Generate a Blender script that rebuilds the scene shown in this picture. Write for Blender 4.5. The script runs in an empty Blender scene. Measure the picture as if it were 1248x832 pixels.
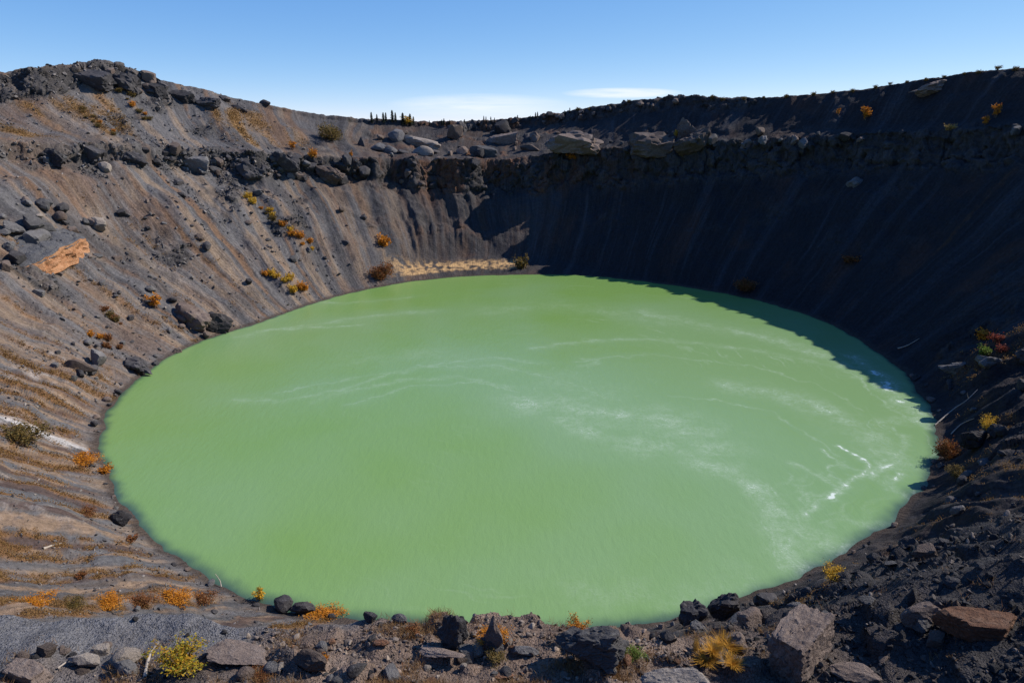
import bpy, math, random
import numpy as np
from mathutils import Vector

# ----------------------------------------------------------------------------
# camera calibration: photo is 1248x832, 24 mm lens, camera pitched down
# ----------------------------------------------------------------------------
PW, PH, F = 1248.0, 832.0, 832.0
PITCH = math.radians(17.7)
H = 50.0                                   # eye height above the lake
CP, SP = math.cos(PITCH), math.sin(PITCH)
R = math.radians
SUN_AZ = R(18.0)                           # measured from +X towards +Y
SUN_EL = R(40)
SEED = 7
rng = np.random.default_rng(SEED)


def ray(px, py):
    """direction of the line of sight through a photo pixel (x right, y ahead, z up)"""
    a = (np.asarray(px, float) - PW / 2) / F
    b = (np.asarray(py, float) - PH / 2) / F
    return a, CP - b * SP, -(SP + b * CP)


def project(x, y, z):
    dz = z - H
    depth = y * CP - dz * SP
    up = y * SP + dz * CP
    depth = np.where(np.abs(depth) < 1e-3, 1e-3, depth)
    return PW / 2 + F * x / depth, PH / 2 - F * up / depth, depth


def lake_xy(px, py):
    a, f, u = ray(px, py)
    t = -H / u
    return a * t, f * t


# ----------------------------------------------------------------------------
# noise (vectorised gradient noise)
# ----------------------------------------------------------------------------
_prng = np.random.default_rng(11)
_perm = _prng.permutation(256)
_perm = np.concatenate([_perm, _perm, _perm]).astype(np.int32)
_grad = _prng.normal(size=(256, 3))
_grad /= np.linalg.norm(_grad, axis=1)[:, None]
_grad = _grad.astype(np.float32)


from concurrent.futures import ThreadPoolExecutor
_pool = ThreadPoolExecutor(4)


def chunked(fn, x, y, z, *a):
    """run a point-wise noise in cache-sized chunks on a few threads"""
    x = np.asarray(x, np.float64)
    sh = x.shape
    n = x.size
    if n < 40000:
        return fn(x, np.broadcast_to(y, sh), np.broadcast_to(z, sh), *a)
    x = x.ravel(); y = np.broadcast_to(y, sh).ravel(); z = np.broadcast_to(z, sh).ravel()
    cuts = list(range(0, n, 24000)) + [n]
    res = list(_pool.map(lambda k: fn(x[cuts[k]:cuts[k + 1]], y[cuts[k]:cuts[k + 1]], z[cuts[k]:cuts[k + 1]], *a), range(len(cuts) - 1)))
    if isinstance(res[0], tuple):
        return tuple(np.concatenate([r[i] for r in res]).reshape(sh) for i in range(len(res[0])))
    return np.concatenate(res).reshape(sh)


def perlin(x, y, z=0.0):
    x = np.asarray(x, np.float64); y = np.asarray(y, np.float64)
    z = np.broadcast_to(np.asarray(z, np.float64), x.shape)
    xi = np.floor(x).astype(np.int64); yi = np.floor(y).astype(np.int64); zi = np.floor(z).astype(np.int64)
    xf = (x - xi).astype(np.float32); yf = (y - yi).astype(np.float32); zf = (z - zi).astype(np.float32)
    xi &= 255; yi &= 255; zi &= 255
    u = xf * xf * xf * (xf * (xf * 6 - 15) + 10)
    v = yf * yf * yf * (yf * (yf * 6 - 15) + 10)
    w = zf * zf * zf * (zf * (zf * 6 - 15) + 10)

    def g(dx, dy, dz):
        h = _perm[_perm[_perm[xi + dx] + yi + dy] + zi + dz]
        gr = _grad[h]
        return gr[..., 0] * (xf - dx) + gr[..., 1] * (yf - dy) + gr[..., 2] * (zf - dz)

    x00 = g(0, 0, 0) * (1 - u) + g(1, 0, 0) * u
    x10 = g(0, 1, 0) * (1 - u) + g(1, 1, 0) * u
    x01 = g(0, 0, 1) * (1 - u) + g(1, 0, 1) * u
    x11 = g(0, 1, 1) * (1 - u) + g(1, 1, 1) * u
    return ((x00 * (1 - v) + x10 * v) * (1 - w) + (x01 * (1 - v) + x11 * v) * w) * 1.5


def fbm(x, y, z=0.0, octs=4, gain=0.5, lac=2.03):
    return chunked(_fbm, x, y, z, octs, gain, lac)


def _fbm(x, y, z, octs, gain, lac):
    s, a, n = 0.0, 1.0, 0.0
    for i in range(octs):
        s = s + a * perlin(x + 17.3 * i, y - 9.1 * i, z + 5.7 * i)
        n += a; a *= gain
        x = x * lac; y = y * lac; z = z * lac
    return s / n


def ridged(x, y, z=0.0, octs=3, gain=0.5):
    return chunked(_ridged, x, y, z, octs, gain)


def _ridged(x, y, z, octs, gain):
    s, a, n = 0.0, 1.0, 0.0
    for i in range(octs):
        s = s + a * (1 - 2 * np.abs(perlin(x + 31.7 * i, y + 4.3 * i, z - 8.1 * i)))
        n += a; a *= gain
        x = x * 2.1; y = y * 2.1; z = z * 2.1
    return s / n


def _hash3(i, j, k, s):
    return _perm[(_perm[(_perm[(i + s) & 255] + j) & 255] + k) & 255] / 255.0


def worley(x, y, z, s=0):
    return chunked(_worley, x, y, z, s)


def _worley(x, y, z, s):
    """distance to the nearest and second feature point, and that cell's random value"""
    xi = np.floor(x).astype(np.int64); yi = np.floor(y).astype(np.int64); zi = np.floor(z).astype(np.int64)
    f1 = np.full(x.shape, 9.0, np.float32); f2 = f1.copy(); val = np.zeros(x.shape, np.float32)
    for a in (-1, 0, 1):
        for b in (-1, 0, 1):
            for c in (-1, 0, 1):
                i, j, k = (xi + a) & 255, (yi + b) & 255, (zi + c) & 255
                dx = xi + a + _hash3(i, j, k, s) - x
                dy = yi + b + _hash3(i, j, k, s + 61) - y
                dz = zi + c + _hash3(i, j, k, s + 127) - z
                d = np.sqrt(dx * dx + dy * dy + dz * dz).astype(np.float32)
                new = d < f1
                f2 = np.where(new, f1, np.minimum(f2, d))
                val = np.where(new, _hash3(i, j, k, s + 199), val)
                f1 = np.where(new, d, f1)
    return f1, f2, val


def sstep(a, b, x):
    t = np.clip((x - a) / (b - a), 0, 1)
    return t * t * (3 - 2 * t)


def lerp(a, b, t):
    return a + (b - a) * t


# ----------------------------------------------------------------------------
# lake outline and crater profile
# ----------------------------------------------------------------------------
CX, CY = 1.0, 143.0
OUTLINE = [(700, 335), (620, 335), (560, 337), (510, 342), (460, 350), (420, 359), (380, 370), (340, 385), (300, 398),
           (260, 410), (225, 425), (195, 441), (165, 466), (145, 485), (130, 505), (122, 530), (122, 552), (128, 572),
           (140, 600), (160, 625), (190, 655), (225, 687), (270, 714), (320, 735), (400, 750), (480, 760), (560, 767),
           (640, 770), (700, 769), (760, 764), (830, 753), (900, 736), (960, 709), (1020, 677), (1070, 650), (1105, 615),
           (1130, 580), (1142, 540), (1140, 515), (1130, 490), (1110, 465), (1085, 440), (1050, 416), (1000, 390),
           (950, 373), (900, 361), (850, 352), (800, 345), (750, 339)]
_ox, _oy = lake_xy([p[0] for p in OUTLINE], [p[1] for p in OUTLINE])
_oph = np.arctan2(_oy - CY, _ox - CX)
_orr = np.hypot(_ox - CX, _oy - CY)
_o = np.argsort(_oph)
_oph, _orr = _oph[_o], _orr[_o]
TAU = 2 * math.pi
_PHI = np.linspace(-math.pi, math.pi, 1441)


def periodic(ph, xs, ys, smooth=0):
    o = np.argsort(xs)
    xs, ys = np.asarray(xs, float)[o], np.asarray(ys, float)[o]
    t = np.interp(_PHI, np.concatenate([xs - TAU, xs, xs + TAU]), np.concatenate([ys, ys, ys]))
    if smooth:
        k = np.hanning(2 * smooth + 1); k /= k.sum()
        t = np.convolve(np.concatenate([t[-smooth - 1:-1], t, t[1:smooth + 1]]), k, 'valid')
    return t if ph is None else np.interp(ph, _PHI, t)


T_R0 = periodic(None, _oph, _orr, 14)
T_TAN = periodic(None, [R(a) for a in (-180, -150, -125, -100, -90, -75, -50, -30, -12, 0, 30, 58, 76, 95, 120, 150)],
                 [.72, .72, .76, .82, .855, .80, .76, .78, .9, .98, 1.0, 1.0, .92, .82, .74, .72], 12)
T_BD = periodic(None, [R(a) for a in (-90, 0, 60, 74, 84, 92, 102, 112, 122, 140, 180)], [1.0, 1.2, 1.2, 7, 15, 17, 16, 11, 4, 1.5, 1.2], 10)
T_BZ = periodic(None, [R(a) for a in (-90, 0, 60, 74, 84, 92, 102, 112, 122, 140, 180)], [.3, .5, .4, 1.2, 3, 3.8, 3.4, 2.4, 1.3, .6, .5], 10)
T_HC = periodic(None, [R(a) for a in (-140, -90, -50, 0, 40, 75, 95, 110, 125, 140, 165, 180)], [2, .2, 3, 7, 9, 12, 13, 10, 6.5, 5.5, 4.5, 3], 12)

LIP = [(-120, 172), (0, 172), (40, 176), (120, 177), (200, 180), (300, 188), (370, 190), (420, 193), (500, 196), (560, 198), (620, 195), (700, 186),
       (780, 180), (850, 175), (950, 169), (1050, 164), (1150, 159), (1248, 153), (1400, 146)]
CREST = [(-150, 112), (0, 87), (60, 81), (100, 76), (130, 72), (160, 84), (190, 96), (250, 110), (310, 125), (370, 137), (440, 145), (500, 148), (560, 149),
         (600, 147), (640, 143), (680, 138), (720, 131), (780, 122), (830, 116), (870, 119), (930, 119), (1000, 114), (1060, 107),
         (1120, 97), (1180, 88), (1248, 82), (1400, 76)]


def solve_line(pts, surf):
    """where the sight lines through pts first meet surf(phi, d); returns phi, d, z"""
    out = []
    t = np.linspace(30, 600, 12000)
    for p in pts:
        a, f, u = ray(*p)
        x, y, z = a * t, f * t, H + u * t
        ph = np.arctan2(y - CY, x - CX)
        d = np.hypot(x - CX, y - CY) - np.interp(ph, _PHI, T_R0)
        # only the far branch, beyond the lake
        hit = (surf(ph, d) >= z) & (d > 5) & ((x - CX) * a + (y - CY) * f > 0)
        i = int(np.argmax(hit)) if hit.any() else len(t) - 1
        out.append((float(ph[i]), float(d[i]), float(z[i])))
    return np.array(out)


def _tab(T, ph):
    return np.interp(ph, _PHI, T)


def _cone(ph, d):
    return _tab(T_BZ, ph) + np.maximum(d - _tab(T_BD, ph), 0) * _tab(T_TAN, ph) + _tab(T_HC, ph) * .6


_lip = solve_line(LIP, _cone)
NEAR = [(-118, 60, 46.5), (-106, 58, 47.0), (-99, 46.5, 39.6), (-90, 46, 39.6), (-86.5, 46, 39.4), (-80, 54, 44.0), (-72, 62, 49), (-60, 60, 47)]
_near_ph = np.array([R(n[0]) for n in NEAR])
_side_ph = np.array([R(-20), R(-40), R(-150), R(-135)])
T_LD = periodic(None, np.concatenate([_lip[:, 0], _near_ph, _side_ph]),
                np.concatenate([_lip[:, 1], [n[1] for n in NEAR], [58, 53, 60, 54]]), 8)
T_LZ = periodic(None, np.concatenate([_lip[:, 0], _near_ph, _side_ph]),
                np.concatenate([_lip[:, 2], [n[2] for n in NEAR], [48, 45.5, 46, 43.5]]), 8)
T_W = periodic(None, [R(a) for a in (-180, -150, -90, -40, 0, 40, 60, 82, 97, 115, 140)], [34, 34, 30, 30, 18, 17, 20, 34, 44, 44, 36], 20)


def _wall(ph, d):
    return np.where(d >= _tab(T_LD, ph) + _tab(T_W, ph), 1e3, -1e3)


_cr = solve_line(CREST, _wall)
T_CZ = periodic(None, np.concatenate([_cr[:, 0], _near_ph, _side_ph]),
                np.concatenate([_cr[:, 2], [60, 57, 52, 51, 51, 54, 58, 60], [66, 60, 60, 54]]), 5)


def polar(x, y):
    ph = np.arctan2(y - CY, x - CX)
    d = np.hypot(x - CX, y - CY) - _tab(T_R0, ph)
    d = d + 1.1 * fbm(x / 8, y / 8, 1.1, 2) + .45 * fbm(x / 1.9, y / 1.9, 1.9, 2)
    return ph, d


T_RIMCLIFF = periodic(None, [R(a) for a in (-180, -177, 178, 172, 150, 143, 138, 100, 95, 60, 50, 0)], [0, 0, 3, 7, 8, 4, 1, 2.5, 4.5, 4.5, 1, 0], 6)


def profile(ph, d, x, y):
    """smooth crater profile plus masks"""
    lowf = fbm(x / 34, y / 34, 3.3, 3)
    midf = fbm(x / 9, y / 9, 1.7, 3)
    far = sstep(25, 70, np.hypot(x, y))
    bd, bz = _tab(T_BD, ph), _tab(T_BZ, ph)
    ld, lz, hc = _tab(T_LD, ph), _tab(T_LZ, ph), _tab(T_HC, ph)
    w, cz, rc = _tab(T_W, ph), _tab(T_CZ, ph), _tab(T_RIMCLIFF, ph)
    up = sstep(8, 40, d) * far
    deg = np.degrees(ph)
    dd = d + up * (lowf * 3.0 + midf * 1.6)
    dd = dd + up * (5.0 * np.exp(-((deg - 99.0) / 2.6) ** 2) + 3.5 * np.exp(-((deg - 107.0) / 2.0) ** 2) + 2.5 * np.exp(-((deg - 114.0) / 2.2) ** 2)
                    + 4.0 * np.exp(-((deg - 133.0) / 2.6) ** 2) + 3.0 * np.exp(-((deg - 151.0) / 2.4) ** 2))
    rag = fbm(x / 5, y / 5, 9.1, 3) * far
    lzj = lz + rag * .8
    hcj = hc * (1 + .35 * rag)
    d3 = ld - hcj * .3
    z3 = lzj - hcj
    d5 = ld + w * .28
    z5 = lzj + (cz - lzj) * .16
    d7 = ld + w
    d6 = d7 - rc * .55 - .5
    s = (cz - z5) / (d7 - d5)
    z6 = np.minimum(cz - rc, z5 + s * (d6 - d5))
    z6 = np.where(rc < .3, z5 + s * (d6 - d5), z6)
    kd = [np.full_like(d, -300.), np.full_like(d, -3.), np.zeros_like(d), bd, d3, ld, d5, d6, d7, d7 + 14, d7 + 170]
    kz = [np.full_like(d, -14.), np.full_like(d, -1.4), np.zeros_like(d), bz, z3, lzj, z5, z6, cz, cz - 2.5, np.minimum(cz - 40, 14.)]
    z = np.full_like(d, 12.0)
    for i in range(len(kd) - 1):
        a, b = kd[i], kd[i + 1]
        m = (dd >= a) & (dd < b)
        t = (dd - a) / np.maximum(b - a, 1e-3)
        seg = lerp(kz[i], kz[i + 1], t)
        if i == 3:   # scree is slightly concave
            seg = seg - np.sin(np.clip(t, 0, 1) * math.pi) * 1.6
        z = np.where(m, seg, z)
    z = np.where(dd >= kd[-1], kz[-1] + (12 - kz[-1]) * sstep(0, 200, dd - kd[-1]), z)
    cliff = sstep(d3 - 5, d3 - .5, dd) * (1 - sstep(ld + .5, ld + 4, dd)) * sstep(.8, 3, hc)
    rim = sstep(d6 - 3, d6, dd) * (1 - sstep(d7 + 2, d7 + 7, dd)) * sstep(.6, 3, rc)
    return z, dict(dd=dd, d3=d3, ld=ld, d5=d5, d7=d7, cliff=cliff, rimcliff=rim, far=far, lowf=lowf, midf=midf)


def rill_coords(ph, d, x, y):
    """along-slope / across-slope coordinates that follow the fall line"""
    wob = fbm(x / 40, y / 40, 21.0, 2) * 5
    return ph * 95.0 + wob, d


def height(x, y):
    ph, d = polar(x, y)
    z, m = profile(ph, d, x, y)
    u, v = rill_coords(ph, d, x, y)
    far = m['far']
    bd = _tab(T_BD, ph)
    on = sstep(bd + .5, bd + 8, d) * (1 - .85 * sstep(m['ld'] - 7, m['ld'] + 1, d)) * (1 - sstep(m['d7'] - 2, m['d7'] + 4, d))
    amp = np.interp(ph, [R(a) for a in (-180, -120, -60, -45, -25, 0, 60, 80, 108, 118, 140, 180)],
                    [1.2, .8, .35, 1.6, 2.2, .9, 1.0, 2.2, 2.6, 1.5, 1.3, 1.3])
    r1 = ridged(u / 9.0, v / 120, .5, 2)
    r2 = ridged(u / 3.3, v / 60, 4.5, 2)
    r3 = ridged(u / 1.25, v / 30, 8.5, 2)
    near = np.hypot(x, y)
    comb = .35 + .65 * sstep(-.25, .25, fbm(x / 17, y / 17, 20.0, 3))
    z = z + on * amp * far * (r1 * 1.0 + comb * (r2 * .32 + r3 * .05))
    lf = sstep(R(112), R(130), np.where(ph < R(-90), ph + TAU, ph))
    z = z + on * far * (m['lowf'] * (1.4 + 1.6 * lf) + lf * m['midf'] * .9)
    flute = np.exp(-((np.degrees(ph) - 104) / 8.5) ** 2)
    z = z + on * far * flute * (ridged(u / 3.0 + .4 * m['midf'], v / 70, 22.0, 2) * 1.2)
    rough = .2 + .8 * np.maximum(m['cliff'], m['rimcliff'])
    bumpy = sstep(.2, 3, d)
    z = z + bumpy * far * rough * (fbm(x / 3.1, y / 3.1, 2.2, 4, .55) * 1.1)
    # a stony spur comes down from the right of the viewpoint
    az = np.arctan2(x, y)
    spur = sstep(R(13), R(40), az) * (1 - sstep(R(70), R(95), az)) * sstep(9, 30, near) * (1 - sstep(46, 78, near))
    z = z + spur * 6.2
    sp = sstep(R(4), R(20), az) * sstep(12, 24, near) * (1 - sstep(80, 110, near)) * sstep(1, 8, d)
    z = z + sp * (ridged(u / 7.5 + x / 30, v / 26, 14.0, 3) * 1.0 + fbm(x / 3.2, y / 3.2, 15.0, 4, .55) * .9)
    # hard ribs standing out of the dark slope by the right shore
    rb = sstep(R(-66), R(-52), ph) * (1 - sstep(R(-8), R(2), ph)) * sstep(20, 45, near) * sstep(2, 9, d) * (1 - sstep(40, 55, d))
    rbn = ridged(u / 8 + fbm(x / 9, y / 9, 18.0, 2) * .5, v / 45, 16.0, 2)
    z = z + rb * (2.6 * sstep(.35, .9, rbn) + .8 * fbm(x / 2.6, y / 2.6, 17.0, 4, .55))
    # uneven ground on the sunlit scree
    z = z + lf * on * far * (fbm(u / 6, v / 16, 19.0, 4, .55) * 1.1 + (1.2 - comb) * fbm(x / 2.2, y / 2.2, 19.5, 4, .6) * .75)
    # foreground: cinders and broken ground
    nr = (1 - sstep(40, 75, near))
    z = z + nr * (fbm(x / 5, y / 5, 12.0, 3) * .55 + fbm(x / 1.1, y / 1.1, 13.0, 4, .55) * .17)
    return z, ph, d, m, (r1, r2, r3, u, v)


# ----------------------------------------------------------------------------
# terrain sheet: a polar grid about the viewpoint, fine where the photo looks
# ----------------------------------------------------------------------------
def terrain_grid(ncol=1160, nrow=1250):
    fine = np.linspace(R(-46), R(46), ncol)
    gap = TAU - R(92)
    coarse = R(46) + np.linspace(0, 1, 161)[1:-1] * gap
    az = np.concatenate([fine, coarse])          # 0 = +Y, clockwise towards +X
    rr = np.geomspace(2.0, 620, 3000)
    W = np.zeros((len(az), len(rr) - 1), np.float32)
    for i in range(0, len(az), 4):
        x, y = np.sin(az[i]) * rr, np.cos(az[i]) * rr
        ph, d = polar(x, y)
        z, m = profile(ph, d, x, y)
        ang = np.arctan2(z - H, rr)
        wgt = np.abs(np.diff(ang)) + .10 * np.diff(np.log(rr))
        sl = np.hypot(np.diff(rr), np.diff(z)) / rr[1:]
        wgt = np.maximum(wgt, .22 * sl)
        wgt = np.where(d[1:] < -3, wgt * .06, wgt)
        W[i:i + 4] = wgt / wgt.sum()
    k = np.hanning(41); k /= k.sum()
    c = np.cumsum(np.concatenate([np.zeros((len(az), 1), np.float32), W], 1), 1)
    RR = np.zeros((len(az), nrow))
    q = np.linspace(0, 1, nrow)
    for i in range(len(az)):
        RR[i] = np.interp(q * c[i, -1], c[i], rr)
    pad = np.concatenate([RR[-20:], RR, RR[:20]], 0)
    RR = np.stack([np.convolve(pad[:, j], k, 'valid') for j in range(nrow)], 1)
    extra = np.array([800, 1200, 2000, 4000, 9000, 25000.])
    RR = np.concatenate([RR, np.broadcast_to(extra, (len(az), len(extra)))], 1)
    X = np.sin(az)[:, None] * RR
    Y = np.cos(az)[:, None] * RR
    return X, Y


def mesh_from(name, verts, faces, n):
    """faces: (k, n) int array"""
    me = bpy.data.meshes.new(name)
    verts = np.ascontiguousarray(verts, np.float32)
    faces = np.ascontiguousarray(faces, np.int32)
    me.vertices.add(len(verts)); me.vertices.foreach_set('co', verts.ravel())
    me.loops.add(faces.size); me.loops.foreach_set('vertex_index', faces.ravel())
    me.polygons.add(len(faces))
    me.polygons.foreach_set('loop_start', np.arange(0, faces.size, n, dtype=np.int32))
    me.update(calc_edges=True)
    return me


def vcol(me, name, cols):
    a = me.attributes.new(name, 'FLOAT_COLOR', 'POINT')
    c = np.ones((len(me.vertices), 4), np.float32)
    c[:, :cols.shape[1]] = cols
    a.data.foreach_set('color', c.ravel())


def link(o):
    bpy.context.scene.collection.objects.link(o)
    return o


def tag(o, label=None, cat=None, group=None, kind=None):
    if label: o['label'] = label
    if cat: o['category'] = cat
    if group: o['group'] = group
    if kind: o['kind'] = kind
    return o
# ----------------------------------------------------------------------------
# node helpers and materials
# ----------------------------------------------------------------------------
def new_mat(name):
    m = bpy.data.materials.new(name)
    m.use_nodes = True
    nt = m.node_tree
    for n in list(nt.nodes):
        nt.nodes.remove(n)
    out = nt.nodes.new('ShaderNodeOutputMaterial')
    b = nt.nodes.new('ShaderNodeBsdfPrincipled')
    nt.links.new(b.outputs[0], out.inputs['Surface'])
    return m, nt, b


class NT:
    """tiny wrapper so node graphs read as expressions"""
    def __init__(self, nt):
        self.nt = nt

    def node(self, t, **kw):
        n = self.nt.nodes.new(t)
        for k, v in kw.items():
            setattr(n, k, v)
        return n

    def put(self, sock, v):
        if isinstance(v, bpy.types.NodeSocket):
            self.nt.links.new(v, sock)
        elif v is not None:
            sock.default_value = v

    def math(self, op, a, b=None, clamp=False):
        n = self.node('ShaderNodeMath', operation=op, use_clamp=clamp)
        self.put(n.inputs[0], a); self.put(n.inputs[1], b)
        return n.outputs[0]

    def noise(self, vec, scale, detail=4, rough=.55, dist=0.0):
        n = self.node('ShaderNodeTexNoise')
        self.put(n.inputs['Vector'], vec)
        n.inputs['Scale'].default_value = scale; n.inputs['Detail'].default_value = detail
        n.inputs['Roughness'].default_value = rough; n.inputs['Distortion'].default_value = dist
        return n.outputs['Fac']

    def voro(self, vec, scale, feature='F1', out='Distance', rnd=1.0):
        n = self.node('ShaderNodeTexVoronoi', feature=feature)
        self.put(n.inputs['Vector'], vec); n.inputs['Scale'].default_value = scale
        n.inputs['Randomness'].default_value = rnd
        return n.outputs[out]

    def ramp(self, fac, stops, interp='LINEAR'):
        n = self.node('ShaderNodeValToRGB')
        n.color_ramp.interpolation = interp
        e = n.color_ramp.elements
        while len(e) < len(stops):
            e.new(.5)
        for el, (p, c) in zip(e, stops):
            el.position = p
            el.color = (c, c, c, 1) if not isinstance(c, (tuple, list)) else (*c, 1)
        self.put(n.inputs[0], fac)
        return n.outputs['Color']

    def mix(self, fac, a, b, blend='MIX'):
        n = self.node('ShaderNodeMix', data_type='RGBA', blend_type=blend)
        self.put(n.inputs['Factor'], fac)
        self.put(n.inputs[6], a if isinstance(a, bpy.types.NodeSocket) else (*a, 1))
        self.put(n.inputs[7], b if isinstance(b, bpy.types.NodeSocket) else (*b, 1))
        return n.outputs[2]

    def maprange(self, v, a, b, c, d):
        n = self.node('ShaderNodeMapRange')
        self.put(n.inputs[0], v)
        for i, q in enumerate((a, b, c, d)):
            n.inputs[i + 1].default_value = q
        return n.outputs[0]

    def bump(self, h, strength, dist, normal=None):
        n = self.node('ShaderNodeBump')
        self.put(n.inputs['Height'], h)
        n.inputs['Strength'].default_value = strength; n.inputs['Distance'].default_value = dist
        if normal is not None:
            self.put(n.inputs['Normal'], normal)
        return n.outputs[0]


def terrain_material():
    m, nt, b = new_mat('cinder_ground')
    n = NT(nt)
    geo = n.node('ShaderNodeNewGeometry')
    pos = geo.outputs['Position']
    at = n.node('ShaderNodeAttribute', attribute_name='albedo')
    st = n.node('ShaderNodeAttribute', attribute_name='slope_uv')   # across, along the fall line, grain size
    sep = n.node('ShaderNodeSeparateXYZ'); nt.links.new(st.outputs['Vector'], sep.inputs[0])
    grain = sep.outputs[2]
    comb = n.node('ShaderNodeCombineXYZ')
    n.put(comb.inputs[0], sep.outputs[0]); n.put(comb.inputs[1], n.math('MULTIPLY', sep.outputs[1], .05))
    streak = n.noise(comb.outputs[0], 2.2, 5, .62)
    streak_f = n.maprange(streak, .3, .7, .76, 1.24)
    fine_far = n.noise(pos, 1.6, 6, .7)
    fine_near = n.noise(pos, 14, 5, .7)
    peb = n.voro(pos, 26, 'F1', 'Color')
    sp = n.node('ShaderNodeSeparateColor'); nt.links.new(peb, sp.inputs[0])
    f1 = n.maprange(fine_far, .25, .75, .55, 1.45)
    f2 = n.math('MULTIPLY', n.maprange(fine_near, .3, .7, .76, 1.24), n.maprange(sp.outputs[0], 0, 1, .8, 1.2))
    f2 = n.math('ADD', n.math('MULTIPLY', f2, grain), n.math('SUBTRACT', 1.0, grain))
    f1 = n.math('ADD', n.math('MULTIPLY', n.math('MULTIPLY', f1, streak_f), n.math('SUBTRACT', 1.0, grain)), n.math('MULTIPLY', n.math('ADD', .5, n.math('MULTIPLY', f1, .5)), grain))
    f = n.math('MULTIPLY', f1, f2)
    col = n.node('ShaderNodeVectorMath', operation='SCALE')
    nt.links.new(at.outputs['Color'], col.inputs[0]); nt.links.new(f, col.inputs['Scale'])
    nt.links.new(col.outputs[0], b.inputs['Base Color'])
    b.inputs['Roughness'].default_value = .95
    b.inputs['Specular IOR Level'].default_value = .12
    h_far = n.math('ADD', n.math('MULTIPLY', fine_far, 1.0), n.math('MULTIPLY', streak, .5))
    bm1 = n.bump(h_far, .85, .5)
    d1 = n.voro(pos, 26, 'F1', 'Distance')
    h_near = n.math('SUBTRACT', n.math('MULTIPLY', fine_near, .6), d1)
    h_near = n.math('MULTIPLY', h_near, grain)
    bm2 = n.bump(h_near, .75, .04, bm1)
    nt.links.new(bm2, b.inputs['Normal'])
    return m


def rock_material(name, base, alt, pale, rough_scale=1.0, spread=.35):
    """lava rock: per-object tone, blotches, pits, pale weathering on some faces"""
    m, nt, b = new_mat(name)
    n = NT(nt)
    tc = n.node('ShaderNodeTexCoord'); ob = tc.outputs['Object']
    info = n.node('ShaderNodeObjectInfo')
    off = n.node('ShaderNodeVectorMath', operation='ADD')
    nt.links.new(ob, off.inputs[0]); nt.links.new(info.outputs['Location'], off.inputs[1])
    v = off.outputs[0]
    big = n.noise(v, 1.3 * rough_scale, 4, .6)
    mid = n.noise(v, 6 * rough_scale, 6, .68)
    fine = n.noise(v, 30 * rough_scale, 4, .7)
    c = n.mix(n.ramp(big, [(.38, 0.0), (.62, 1.0)]), base, alt)
    c = n.mix(n.math('MULTIPLY', n.ramp(mid, [(.52, 0.0), (.72, 1.0)]), .75), c, pale)
    tone = n.math('MULTIPLY', n.maprange(info.outputs['Random'], 0, 1, 1 - spread, 1 + spread), n.maprange(fine, .25, .75, .55, 1.45))
    sc = n.node('ShaderNodeVectorMath', operation='SCALE')
    nt.links.new(c, sc.inputs[0]); nt.links.new(tone, sc.inputs['Scale'])
    nt.links.new(sc.outputs[0], b.inputs['Base Color'])
    b.inputs['Roughness'].default_value = .9
    b.inputs['Specular IOR Level'].default_value = .18
    h = n.math('ADD', n.math('MULTIPLY', mid, 1.0), n.math('MULTIPLY', fine, .35))
    pits = n.voro(v, 9 * rough_scale, 'F1')
    h = n.math('ADD', h, n.math('MULTIPLY', pits, .35))
    nt.links.new(n.bump(h, .8, .12 / rough_scale), b.inputs['Normal'])
    return m


def leaf_material(name, c1, c2, c3):
    m, nt, b = new_mat(name)
    n = NT(nt)
    geo = n.node('ShaderNodeNewGeometry')
    r = geo.outputs['Random Per Island']
    c = n.ramp(r, [(0.0, c1), (.5, c2), (1.0, c3)])
    nt.links.new(c, b.inputs['Base Color'])
    b.inputs['Roughness'].default_value = .7
    b.inputs['Specular IOR Level'].default_value = .2
    tr = n.node('ShaderNodeBsdfTranslucent'); nt.links.new(c, tr.inputs[0])
    mx = n.node('ShaderNodeMixShader'); mx.inputs[0].default_value = .3
    out = [q for q in nt.nodes if q.type == 'OUTPUT_MATERIAL'][0]
    nt.links.new(b.outputs[0], mx.inputs[1]); nt.links.new(tr.outputs[0], mx.inputs[2])
    nt.links.new(mx.outputs[0], out.inputs['Surface'])
    return m


def wood_material(name, c1, c2):
    m, nt, b = new_mat(name)
    n = NT(nt)
    tc = n.node('ShaderNodeTexCoord')
    mp = n.node('ShaderNodeMapping'); nt.links.new(tc.outputs['Object'], mp.inputs[0])
    mp.inputs['Scale'].default_value = (1, 12, 12)
    g = n.noise(mp.outputs[0], 4, 5, .65)
    nt.links.new(n.mix(n.ramp(g, [(.35, 0.0), (.65, 1.0)]), c1, c2), b.inputs['Base Color'])
    b.inputs['Roughness'].default_value = .9
    b.inputs['Specular IOR Level'].default_value = .15
    nt.links.new(n.bump(g, .6, .03), b.inputs['Normal'])
    return m


# ----------------------------------------------------------------------------
# ground
# ----------------------------------------------------------------------------
C = lambda *a: np.array(a, np.float32)
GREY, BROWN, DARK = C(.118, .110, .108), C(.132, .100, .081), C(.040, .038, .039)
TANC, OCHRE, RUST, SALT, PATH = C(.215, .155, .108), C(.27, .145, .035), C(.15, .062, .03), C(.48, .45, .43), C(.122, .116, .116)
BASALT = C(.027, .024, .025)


def mixc(c, k, w):
    return c * (1 - w[:, None]) + k * w[:, None]


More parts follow.
